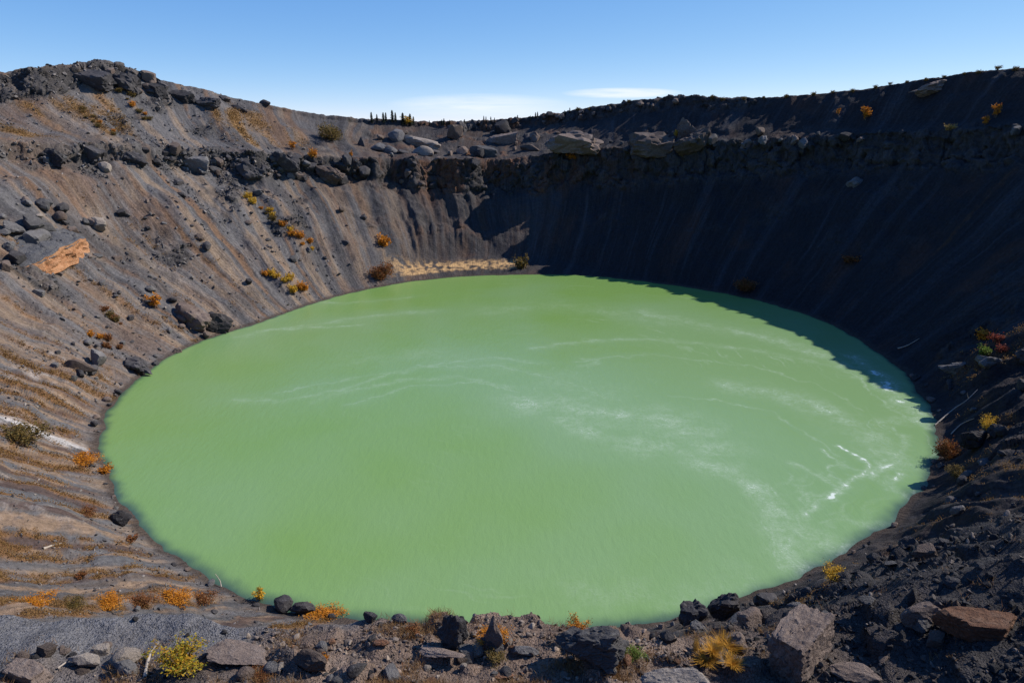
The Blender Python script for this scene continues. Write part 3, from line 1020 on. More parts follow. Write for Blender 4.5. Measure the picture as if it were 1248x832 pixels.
def rock_mesh(name, seed, kind='angular', sub=3, rough=1.0):
    """unit rock (about 1 m across, resting on z = 0)"""
    r = np.random.default_rng(seed)
    if sub not in ICO:
        ICO[sub] = ico(sub)
    v, f = ICO[sub]
    cuts, lo, hi, sq = dict(angular=(13, .5, .95, (1, .85, .75)), rounded=(22, .78, 1.0, (1, .85, .7)), flat=(12, .5, .95, (1, .75, .3)), wedge=(9, .45, .95, (1, .7, .62)),
                            pointed=(11, .45, .9, (.8, .7, 1.1)), blocky=(6, .6, .72, (1, .8, .75)), craggy=(14, .5, .95, (1, .85, .8)))[kind]
    nrm = rand_dirs(r, cuts)
    if kind == 'blocky':
        ax = np.array([[1, 0, 0], [-1, 0, 0], [0, 1, 0], [0, -1, 0], [0, 0, 1], [0, 0, -1.]])
        nrm = np.concatenate([ax + r.normal(size=ax.shape) * .17, rand_dirs(r, 4)]); nrm /= np.linalg.norm(nrm, axis=1)[:, None]
    # star-shaped cut stone: nearest cutting plane along every direction
    t = r.uniform(lo, hi, len(nrm))
    if kind == 'blocky':
        t[6:] = r.uniform(.8, .95, len(nrm) - 6)
    dots = v @ nrm.T
    rad = np.where(dots > .05, t[None] / np.maximum(dots, .05), 9.0).min(1)
    v = v * np.minimum(rad, 1.12)[:, None]
    if kind == 'wedge':
        v[:, 2] *= 1 - .6 * np.clip(v[:, 0] * .6 + .4, 0, 1)
    if kind == 'pointed':
        k = np.clip(1 - .5 * (v[:, 2] + .5), .22, 1.2)
        v[:, :2] *= k[:, None]
    o = seed * 3.7 % 50
    amp = dict(rounded=.05, craggy=.12).get(kind, .055) * rough
    n1 = fbm(v[:, 0] * 1.6 + o, v[:, 1] * 1.6, v[:, 2] * 1.6, 4)
    n2 = ridged(v[:, 0] * 4 + o, v[:, 1] * 4, v[:, 2] * 4, 3)
    v *= (1 + amp * 1.6 * n1 + amp * .45 * n2)[:, None]
    if kind == 'craggy':
        f1, f2, val = worley(v[:, 0] * 2.2 + o, v[:, 1] * 2.2, v[:, 2] * 2.2)
        v *= (1 + (val - .5) * .22 + np.minimum(f2 - f1, .25) * .35)[:, None]
    if sub > 3:
        f1, f2, val = worley(v[:, 0] * 2.6 + o, v[:, 1] * 2.6, v[:, 2] * 3.4, 7)
        v *= (1 + (val - .5) * .09 - .05 * (1 - sstep(0, .09, f2 - f1)))[:, None]
        v *= (1 + .035 * fbm(v[:, 0] * 9 + o, v[:, 1] * 9, v[:, 2] * 12, 3))[:, None]
    v *= np.array(sq)
    v -= (v.max(0) + v.min(0)) / 2
    v /= (v[:, 0].max() - v[:, 0].min())
    v[:, 2] -= v[:, 2].min()
    me = mesh_from(name, v, f, 3)
    me.polygons.foreach_set('use_smooth', np.ones(len(me.polygons), bool))
    me.set_sharp_from_angle(angle=R(26 if sub > 3 else 22))
    return me


KINDS_ = ('angular', 'rounded', 'flat', 'wedge', 'pointed', 'blocky', 'craggy')
WORDS_ = dict(angular='angular', rounded='rounded', flat='flat', wedge='wedge-shaped', pointed='pointed', blocky='blocky', craggy='craggy')
ROCKS = {}
MATS = {}
THINGS = []          # (px, py, object, landmark phrase)


def init_rocks():
    for k in KINDS_:
        ROCKS[k] = [rock_mesh('rock_' + k, 100 * KINDS_.index(k) + s, k, 3) for s in range(3)]
    MATS['dark'] = rock_material('dark_lava', (.036, .034, .036), (.058, .051, .05), (.12, .112, .11), 1.0)
    MATS['grey'] = rock_material('grey_lava', (.085, .08, .08), (.12, .11, .105), (.2, .19, .18), 1.0)
    MATS['brown'] = rock_material('brown_lava', (.10, .072, .058), (.14, .105, .086), (.2, .16, .135), 1.0)
    MATS['pale'] = rock_material('pale_rock', (.20, .168, .14), (.25, .205, .168), (.34, .29, .25), 1.0, .2)
    MATS['tan'] = rock_material('tan_rock', (.165, .122, .10), (.21, .158, .13), (.28, .225, .19), 1.0, .12)
    MATS['rust'] = rock_material('rusty_rock', (.15, .072, .042), (.20, .105, .062), (.26, .17, .12), 1.0)


def put_rock(px, py, w, hr, kind, mat, label, mesh=None, yaw=None, tilt=None, sink=.2, name='boulder', cat='boulder', group=None, wd=1.0, r=rng, lie=.5):
    """a rock whose foot is seen at (px, py), w photo pixels across, hr = height / width"""
    p, nrm, dep = GR.frame(px, py)
    s = w * dep / F
    me = mesh or ROCKS[kind][int(r.integers(3))]
    o = bpy.data.objects.new(name, me)
    base_h = {'angular': .75, 'rounded': .72, 'flat': .38, 'wedge': .62, 'pointed': 1.2, 'blocky': .8, 'craggy': .78}[kind]
    if hr is None:
        hr = base_h
    sz = s * hr / base_h
    o.scale = (s, s * wd, sz)
    up = (Vector((0, 0, 1)) * (1 - lie) + nrm * lie).normalized()
    from mathutils import Quaternion, Matrix
    ax = (Vector((1, 0, 0)) - up * up.x).normalized(); ay = up.cross(ax)
    q = Matrix((ax, ay, up)).transposed().to_quaternion()
    yaw = float(r.uniform(0, TAU)) if yaw is None else R(yaw)
    tl = (r.normal(0, .12), r.normal(0, .12)) if tilt is None else (R(tilt[0]), R(tilt[1]))
    o.rotation_mode = 'QUATERNION'
    o.rotation_quaternion = q @ Quaternion((0, 0, 1), yaw) @ Quaternion((1, 0, 0), tl[0]) @ Quaternion((0, 1, 0), tl[1])
    hgt = s * hr
    o.location = p - up * (hgt * sink)
    if len(me.materials) == 0:
        me.materials.append(MATS[mat])
    o.material_slots[0].link = 'OBJECT'
    o.material_slots[0].material = MATS[mat]
    link(o)
    if name == 'stone' and s > .6:
        o.name, cat = 'boulder', 'boulder'
    tag(o, label, cat, group)
    return o


# ----------------------------------------------------------------------------
# shrubs, grass, trees, dead wood
# ----------------------------------------------------------------------------
def quads_mesh(name, c, u, v, bend=None):
    """many small leaf faces: centres c, half axes u, v"""
    n = len(c)
    P = np.stack([c - u, c - .25 * u + v, c + u, c - .25 * u - v], 1).reshape(-1, 3)
    f = np.arange(n * 4).reshape(n, 4)
    return mesh_from(name, P, f, 4)


def tube_mesh(name, paths, seg=5):
    V, Fc, b = [], [], 0
    for pts, rad in paths:
        pts = np.asarray(pts, float)
        t = np.gradient(pts, axis=0); t /= np.maximum(np.linalg.norm(t, axis=1), 1e-9)[:, None]
        ref = np.array([.3, .2, .9]) if abs(t[0][2]) < .8 else np.array([1., .1, 0])
        a = np.cross(t, ref); a /= np.linalg.norm(a, axis=1)[:, None]
        c = np.cross(t, a)
        th = np.linspace(0, TAU, seg, endpoint=False)
        ring = pts[:, None] + np.asarray(rad)[:, None, None] * (np.cos(th)[None, :, None] * a[:, None] + np.sin(th)[None, :, None] * c[:, None])
        V.append(ring.reshape(-1, 3))
        m = len(pts)
        for i in range(m - 1):
            for j in range(seg):
                Fc.append((b + i * seg + j, b + i * seg + (j + 1) % seg, b + (i + 1) * seg + (j + 1) % seg, b + (i + 1) * seg + j))
        b += m * seg
    me = mesh_from(name, np.concatenate(V), np.array(Fc), 4)
    me.polygons.foreach_set('use_smooth', np.ones(len(me.polygons), bool))
    return me


def shrub_meshes(seed, kind, nleaf, leaf):
    """unit shrub about 1 m wide: returns foliage mesh, stem mesh"""
    r = np.random.default_rng(seed)
    stems, C_ = [], []
    ns = {'upright': 11, 'mound': 14, 'open': 9}[kind]
    for i in range(ns):
        a = r.uniform(0, TAU)
        reach = {'upright': r.uniform(.08, .36), 'mound': r.uniform(.15, .48), 'open': r.uniform(.12, .46)}[kind]
        hgt = {'upright': r.uniform(.45, 1.0), 'mound': r.uniform(.18, .42), 'open': r.uniform(.4, .95)}[kind]
        t = np.linspace(0, 1, 6)
        bx, by = r.normal(0, .05), r.normal(0, .05)
        sx, sy = r.normal(0, .06), r.normal(0, .06)
        pts = np.stack([bx + np.cos(a) * reach * t ** 1.3 + sx * t * (1 - t), by + np.sin(a) * reach * t ** 1.3 + sy * t * (1 - t), hgt * t], 1)
        stems.append((pts, .014 * (1 - .75 * t)))
        tips = [pts]
        for k in range(3):
            j = r.integers(2, 5)
            d = rand_dirs(r, 1)[0]; d[2] = abs(d[2]) * .8
            tw = pts[j][None] + np.linspace(0, 1, 4)[:, None] * d * r.uniform(.12, .24)
            stems.append((tw, .006 * np.linspace(1, .3, 4)))
            tips.append(tw)
        k = nleaf // ns
        for q in range(k):
            tp = tips[r.integers(0, len(tips))]
            lo = .35 if kind != 'open' else .5
            f = r.uniform(lo, 1) * (len(tp) - 1)
            i0 = min(int(f), len(tp) - 2)
            p = tp[i0] + (tp[i0 + 1] - tp[i0]) * (f - i0)
            C_.append(p + r.normal(0, .045 if kind != 'mound' else .06, 3))
    c = np.array(C_); c[:, 2] = np.maximum(c[:, 2], .02)
    n = len(c)
    d = rand_dirs(r, n); d[:, 2] = d[:, 2] * .7 + .3
    e = np.cross(d, rand_dirs(r, n)); e /= np.maximum(np.linalg.norm(e, axis=1), 1e-6)[:, None]
    sz = leaf * r.uniform(.6, 1.3, n)[:, None]
    return quads_mesh('foliage', c, d * sz, e * sz * .5), tube_mesh('stems', stems)


def grass_mesh(seed, n=420, width=1.0, hgt=.55, lean=.5):
    r = np.random.default_rng(seed)
    V, Fc = [], []
    for i in range(n):
        a = r.uniform(0, TAU); q = abs(r.normal(0, .16)) * width
        base = np.array([np.cos(a) * q, np.sin(a) * q, 0])
        h = hgt * r.uniform(.5, 1.1); dr = np.array([np.cos(a + r.normal(0, .6)), np.sin(a + r.normal(0, .6)), 0])
        ln = lean * r.uniform(.3, 1.2) * h
        w = .02 * width * r.uniform(.7, 1.6)
        sd = np.array([-dr[1], dr[0], 0]) * w
        for k, t in enumerate((0, .5, 1)):
            p = base + dr * ln * t * t + np.array([0, 0, h * (t - .22 * t * t)])
            V += [p - sd * (1 - .8 * t), p + sd * (1 - .8 * t)]
        b = i * 6
        Fc += [(b, b + 1, b + 3, b + 2), (b + 2, b + 3, b + 5, b + 4)]
    return mesh_from('blades', np.array(V), np.array(Fc), 4)


def spruce_meshes(seed):
    """unit-height spruce"""
    r = np.random.default_rng(seed)
    t = np.linspace(0, 1, 6)
    trunk = tube_mesh('trunk', [(np.stack([0 * t, 0 * t, t], 1), .022 * (1 - .85 * t))], 6)
    c, u, v = [], [], []
    for i in range(620):
        z = r.uniform(.05, 1) ** .85
        rad = (.25 * (1 - z) ** .75 + .02) * r.uniform(.25, 1.1)
        a = r.uniform(0, TAU)
        o = np.array([np.cos(a), np.sin(a), 0])
        c.append(o * rad * .7 + [0, 0, z]); dirv = o + np.array([0, 0, -.35 + r.normal(0, .2)])
        u.append(dirv * .05 * r.uniform(.7, 1.4)); v.append(np.array([-o[1], o[0], r.normal(0, .3)]) * .032)
    return quads_mesh('crown', np.array(c), np.array(u), np.array(v)), trunk


SHRUBS = {}


def init_plants():
    for k in ('upright', 'mound', 'open'):
        SHRUBS[k, 'near'] = [shrub_meshes(10 + s, k, 2600 if k != 'open' else 1500, .026) for s in range(2)]
        SHRUBS[k, 'far'] = [shrub_meshes(20 + s, k, 420, .065) for s in range(3)]
    L = leaf_material
    MATS['yellow'] = L('yellow_leaves', (.50, .27, .02), (.62, .36, .03), (.45, .33, .05))
    MATS['lime'] = L('yellow_green_leaves', (.46, .20, .02), (.42, .30, .02), (.15, .17, .025))
    MATS['orange'] = L('orange_leaves', (.50, .17, .015), (.58, .25, .02), (.40, .13, .015))
    MATS['rustleaf'] = L('rust_leaves', (.16, .055, .02), (.24, .085, .025), (.20, .11, .04))
    MATS['olive'] = L('olive_leaves', (.13, .09, .03), (.19, .12, .03), (.10, .085, .03))
    MATS['green'] = L('green_leaves', (.12, .19, .03), (.20, .25, .04), (.10, .14, .03))
    MATS['red'] = L('red_leaves', (.25, .05, .03), (.32, .09, .05), (.2, .05, .04))
    MATS['straw'] = L('straw_blades', (.42, .25, .08), (.55, .33, .07), (.48, .30, .12))
    MATS['gold'] = L('golden_blades', (.48, .25, .035), (.55, .28, .03), (.42, .2, .03))
    MATS['needles'] = L('dark_needles', (.028, .040, .026), (.045, .058, .034), (.036, .046, .034))
    MATS['twig'] = wood_material('twig_bark', (.10, .07, .05), (.16, .11, .08))
    MATS['deadwood'] = wood_material('bleached_wood', (.30, .245, .195), (.44, .37, .30))


def put_shrub(px, py, w, h, kind, leaf, label, name='shrub', cat='shrub', group=None, r=rng, near=None):
    p, nrm, dep = GR.frame(px, py)
    s, sh = w * dep / F, h * dep / F
    lod = 'near' if (w > 26 if near is None else near) else 'far'
    fm, sm = SHRUBS[kind, lod][int(r.integers(len(SHRUBS[kind, lod])))]
    root = link(bpy.data.objects.new(name, None))
    root.empty_display_size = .1
    root.location = p - Vector((0, 0, .04 * sh))
    root.rotation_euler = (0, 0, float(r.uniform(0, TAU)))
    top = {'upright': 1.0, 'mound': .46, 'open': .98}[kind]
    for nm, me, mt in (('foliage', fm, leaf), ('stems', sm, 'twig')):
        o = link(bpy.data.objects.new(nm, me)); o.parent = root
        o.scale = (s / .95, s / .95, sh / top)
        if not me.materials:
            me.materials.append(MATS[mt])
        o.material_slots[0].link = 'OBJECT'; o.material_slots[0].material = MATS[mt]
    tag(root, label, cat, group)
    return root


def put_grass(px, py, w, h, mat, label, group=None, r=rng, lean=.6):
    p, nrm, dep = GR.frame(px, py)
    s, sh = w * dep / F, h * dep / F
    me = grass_mesh(int(r.integers(1e6)), 360, 1.0, 1.0, lean)
    o = link(bpy.data.objects.new('grass_tuft', me))
    o.scale = (s / 1.5, s / 1.5, sh); o.location = p - Vector((0, 0, .02)); o.rotation_euler = (0, 0, float(r.uniform(0, TAU)))
    me.materials.append(MATS[mat])
    tag(o, label, 'grass tuft', group)
    return o


def put_spruce(px, py, h, label, group):
    p, nrm, dep = GR.frame(px, py)
    sh = h * dep / F
    cm, tm = SPRUCE[int(rng.integers(len(SPRUCE)))]
    root = link(bpy.data.objects.new('spruce_tree', None)); root.empty_display_size = .1
    root.location = p - Vector((0, 0, .05 * sh)); root.rotation_euler = (0, 0, float(rng.uniform(0, TAU)))
    for nm, me, mt in (('crown', cm, 'needles'), ('trunk', tm, 'twig')):
        o = link(bpy.data.objects.new(nm, me)); o.parent = root; k = sh * float(rng.uniform(.95, 1.3)); o.scale = (k, k, sh)
        if not me.materials:
            me.materials.append(MATS[mt])
    tag(root, label, 'tree', group)


def put_branch(pts, rad, label, name='dead_branch', mat='deadwood', forks=(), lift=.03):
    """a stick lying on the ground through photo points"""
    P, dep = [], 0
    for q in pts:
        p, nrm, dep = GR.frame(*q[:2])
        up = q[2] * dep / F if len(q) > 2 else 0
        P.append(np.array(p) + np.array([0, 0, lift + up]))
    P = np.array(P)
    t = np.linspace(0, 1, len(P)); tt = np.linspace(0, 1, len(P) * 4)
    fine = np.stack([np.interp(tt, t, P[:, i]) for i in range(3)], 1)
    k = np.array([.25, .5, .25])
    for _ in range(4):
        fine[1:-1] = .25 * fine[:-2] + .5 * fine[1:-1] + .25 * fine[2:]
    m = rad * dep / F
    paths = [(fine, m * (1 - .6 * tt) * (1 + .15 * np.sin(tt * 17)))]
    for f0, dx, dz in forks:
        b = fine[int(f0 * (len(fine) - 1))]
        e = b + np.array([dx, 0, dz]) * dep / F
        paths.append((b + np.linspace(0, 1, 5)[:, None] * (e - b) + np.array([0, 0, .03]) * np.sin(np.linspace(0, 3, 5))[:, None], m * .5 * np.linspace(1, .3, 5)))
    org = fine[len(fine) // 2].copy()
    me = tube_mesh(name, [(a - org, r_) for a, r_ in paths], 7)
    o = link(bpy.data.objects.new(name, me)); o.location = Vector(org)
    me.materials.append(MATS[mat])
    tag(o, label, 'dead branch')
    return o
# ----------------------------------------------------------------------------
# the named rocks (foot pixel, width, height/width ...)
# ----------------------------------------------------------------------------
# px, py, w, h/w, shape, stone, yaw, sub, label, landmark phrase
BIG = [
    (552, 787, 40, 1.0, 'craggy', 'dark', 40, 4, 'upright dark craggy boulder standing against the near edge of the green water', 'the upright craggy boulder'),
    (722, 801, 84, .40, 'craggy', 'grey', 10, 4, 'long low dark grey craggy boulder just right of the orange shrub', 'the long low craggy boulder'),
    (975, 802, 84, .66, 'blocky', 'brown', 130, 4, 'largest brown boulder with a shaded split face in the right foreground', 'the largest split brown boulder'),
    (824, 838, 84, .5, 'wedge', 'pale', 205, 4, 'pale tilted wedge of rock with a dark stripe at the bottom edge', 'the pale tilted wedge of rock'),
    (847, 753, 34, .85, 'craggy', 'dark', 0, 4, 'black craggy boulder at the near water line, first of a close pair', 'the first black waterside boulder'),
    (881, 750, 38, .75, 'craggy', 'dark', 70, 4, 'black craggy boulder close beside its twin at the near water line', 'the second black waterside boulder'),
    (1192, 768, 92, .42, 'blocky', 'rust', 60, 4, 'broad rust brown block with a deep shaded face on the right', 'the broad rust brown block'),
    (1126, 757, 54, .5, 'angular', 'brown', 100, 4, 'brown angular boulder leaning just left of the broad rust block', 'the leaning brown boulder'),
    (487, 757, 20, .55, 'rounded', 'grey', 0, 3, 'rounded grey boulder on the brow above the near water', 'the rounded grey brow boulder'),
    (451, 752, 20, .5, 'angular', 'dark', 0, 3, 'small black boulder on the brow left of the rounded grey one', 'the small black brow boulder'),
    (346, 737, 26, .5, 'angular', 'dark', 30, 3, 'dark reddish boulder of a touching pair at the lake edge', 'the dark pair at the lake edge'),
    (369, 736, 30, .5, 'craggy', 'dark', 140, 3, 'purplish black boulder, right one of a touching pair at the lake edge', 'the right one of the dark pair'),
    (168, 452, 40, .55, 'craggy', 'dark', 30, 4, 'black lava boulder jutting into the water from the left shore', 'the black boulder jutting into the water'),
    (98, 451, 34, .55, 'wedge', 'brown', 160, 3, 'brown wedge boulder on the scree above the jutting black boulder', 'the brown wedge on the scree'),
    (120, 443, 20, .8, 'angular', 'grey', 50, 3, 'grey angular boulder between the brown wedge and the jutting black boulder', 'the grey boulder by the brown wedge'),
    (232, 390, 50, .75, 'craggy', 'brown', 20, 4, 'tall cracked grey brown outcrop halfway down the left scree', 'the tall cracked outcrop'),
    (262, 398, 40, .5, 'craggy', 'dark', 70, 4, 'low dark broken outcrop at the foot of the cracked outcrop', 'the low dark broken outcrop'),
    (146, 635, 28, .5, 'craggy', 'dark', 20, 3, 'black pitted rock lying on grey gravel by the left water line', 'the black pitted rock'),
    (62, 192, 44, .6, 'craggy', 'dark', 0, 4, 'dark outcrop at the left end of the ledge band below the peak', 'the left end of the ledge band'),
    (112, 190, 34, .55, 'blocky', 'dark', 30, 3, 'dark blocky outcrop on the ledge band, second from its left end', 'the second ledge band outcrop'),
    (165, 194, 46, .5, 'craggy', 'dark', 50, 4, 'dark jagged outcrop in the ledge band straight under the high peak', 'the jagged outcrop under the peak'),
    (236, 200, 44, .5, 'blocky', 'grey', 75, 4, 'grey blocky outcrop in the middle of the left ledge band', 'the grey blocky outcrop'),
    (300, 210, 50, .5, 'craggy', 'dark', 20, 4, 'dark outcrop with a deep shaded hollow in the left ledge band', 'the hollow dark outcrop'),
    (349, 208, 48, .62, 'craggy', 'dark', 80, 4, 'bulky dark outcrop below the orange bushes on the left ledge', 'the bulky dark outcrop'),
    (402, 218, 42, .6, 'craggy', 'brown', 40, 4, 'brown broken outcrop at the right end of the left ledge', 'the brown broken outcrop'),
    (112, 101, 60, .42, 'blocky', 'dark', 20, 4, 'widest dark cliff block directly under the high left peak', 'the widest cliff block under the peak'),
    (152, 107, 40, .55, 'craggy', 'dark', 60, 4, 'dark jagged cliff block just right of the highest peak', 'the jagged cliff block'),
    (190, 113, 38, .55, 'blocky', 'dark', 10, 4, 'dark square cliff block on the slanting skyline right of the peak', 'the square cliff block'),
    (222, 120, 36, .55, 'blocky', 'dark', 35, 4, 'dark cliff block in the middle of the slanting skyline row', 'the middle cliff block'),
    (255, 126, 36, .5, 'craggy', 'dark', 80, 4, 'dark ragged cliff block low on the slanting left skyline', 'the ragged cliff block'),
    (290, 134, 28, .5, 'angular', 'dark', 80, 3, 'last small cliff block at the lower end of the skyline row', 'the last cliff block'),
    (325, 128, 18, .5, 'rounded', 'dark', 30, 3, 'lone dark rounded rock on the left skyline right of the cliff blocks', 'the lone dark skyline rock'),
    (130, 205, 20, .7, 'rounded', 'pale', 20, 3, 'small pale rounded rock under the dark ledge band', 'the small pale rock under the ledge'),
    (510, 172, 62, .36, 'flat', 'pale', 12, 4, 'broad pale slab tilted on the far rim below the spruces', 'the broad pale rim slab'),
    (516, 187, 26, .55, 'rounded', 'pale', 40, 3, 'pale rounded rock with a greenish top below the broad pale slab', 'the pale rounded rock'),
    (482, 170, 20, .6, 'angular', 'grey', 70, 3, 'steep grey rock leaning at the left end of the broad pale slab', 'the steep grey rock'),
    (478, 184, 18, .7, 'rounded', 'grey', 10, 3, 'rounded grey rock under the steep grey rock on the far rim', 'the rounded grey rim rock'),
    (441, 176, 10, 1.1, 'pointed', 'dark', 10, 3, 'dark upright splinter of rock on the far rim left of the spruces', 'the dark upright splinter'),
    (575, 152, 10, 1.2, 'pointed', 'grey', 10, 3, 'small pointed grey rock sticking up from the far skyline', 'the small pointed skyline rock'),
    (612, 172, 40, .55, 'angular', 'brown', 60, 4, 'brown sloping boulder on the far bench right of the pale slab', 'the brown sloping bench boulder'),
    (590, 186, 34, .5, 'blocky', 'grey', 20, 3, 'blocky grey rock with a dark cleft on the far bench', 'the cleft grey rock'),
    (648, 180, 26, .6, 'angular', 'brown', 20, 3, 'brown angular rock on the far bench where the sunlit ground ends', 'the brown bench rock'),
    (700, 180, 66, .34, 'craggy', 'brown', 20, 4, 'wide brown sunlit outcrop on the far bench left of the rock tower', 'the wide brown sunlit outcrop'),
    (838, 162, 30, 1.35, 'craggy', 'brown', 40, 4, 'crooked brown rock tower on the far skyline right of the clouds', 'the crooked rock tower'),
    (846, 177, 44, .6, 'craggy', 'brown', 40, 4, 'broken brown outcrop at the foot of the crooked rock tower', 'the broken brown outcrop'),
    (792, 178, 60, .42, 'craggy', 'brown', 10, 4, 'low wide brown outcrop left of the broken brown one on the bench', 'the low wide bench outcrop'),
    (1040, 224, 18, .55, 'craggy', 'grey', 10, 3, 'lone grey block in the shaded cliff of the far right wall', 'the lone grey block in the shade'),
    (1130, 112, 44, .3, 'craggy', 'brown', 30, 4, 'long tilted brown ledge rock high on the shaded right slope', 'the tilted brown ledge rock'),
    (1165, 450, 34, .45, 'craggy', 'grey', 10, 4, 'grey shattered outcrop by the right shore below the orange and red shrubs', 'the grey shattered outcrop'),
    (1206, 446, 26, .5, 'craggy', 'grey', 60, 3, 'small grey outcrop beneath the red shrub on the right slope', 'the small grey outcrop'),
    (1188, 545, 34, .6, 'craggy', 'dark', 40, 4, 'dark jagged rock just below the yellow shrub on the right slope', 'the dark jagged rock'),
    (290, 803, 84, .16, 'flat', 'tan', 10, 4, 'wide flat pinkish brown rock right of the yellow green shrub', 'the wide flat pinkish rock'),
    (36, 830, 52, .4, 'blocky', 'tan', 20, 4, 'square brown block in the bottom left corner', 'the square brown corner block'),
    (105, 808, 40, .5, 'angular', 'pale', 60, 3, 'pale pinkish boulder between the square block and the yellow green shrub', 'the pale pinkish boulder'),
    (152, 820, 30, .9, 'angular', 'grey', 10, 3, 'grey upright boulder just left of the bleached branch', 'the grey boulder by the branch'),
    (380, 812, 42, .5, 'rounded', 'brown', 10, 4, 'rounded brown boulder with an orange lichen patch in the left foreground', 'the rounded brown boulder'),
    (540, 798, 58, .16, 'flat', 'tan', 10, 4, 'long flat tan slab lying under the upright craggy boulder', 'the long flat tan slab'),
    (463, 784, 22, .55, 'flat', 'rust', 40, 3, 'flat rust orange stone on the grey gravel of the foreground', 'the flat rust orange stone'),
    (604, 788, 22, .9, 'pointed', 'brown', 40, 3, 'pointed brown rock right of the upright craggy boulder', 'the pointed brown rock'),
    (640, 795, 34, .5, 'flat', 'grey', 40, 3, 'flat light grey slab in front of the low orange growth', 'the flat light grey slab'),
    (1042, 822, 56, .32, 'wedge', 'tan', 190, 4, 'low brown wedge of rock right of the largest split boulder', 'the low brown wedge'),
]

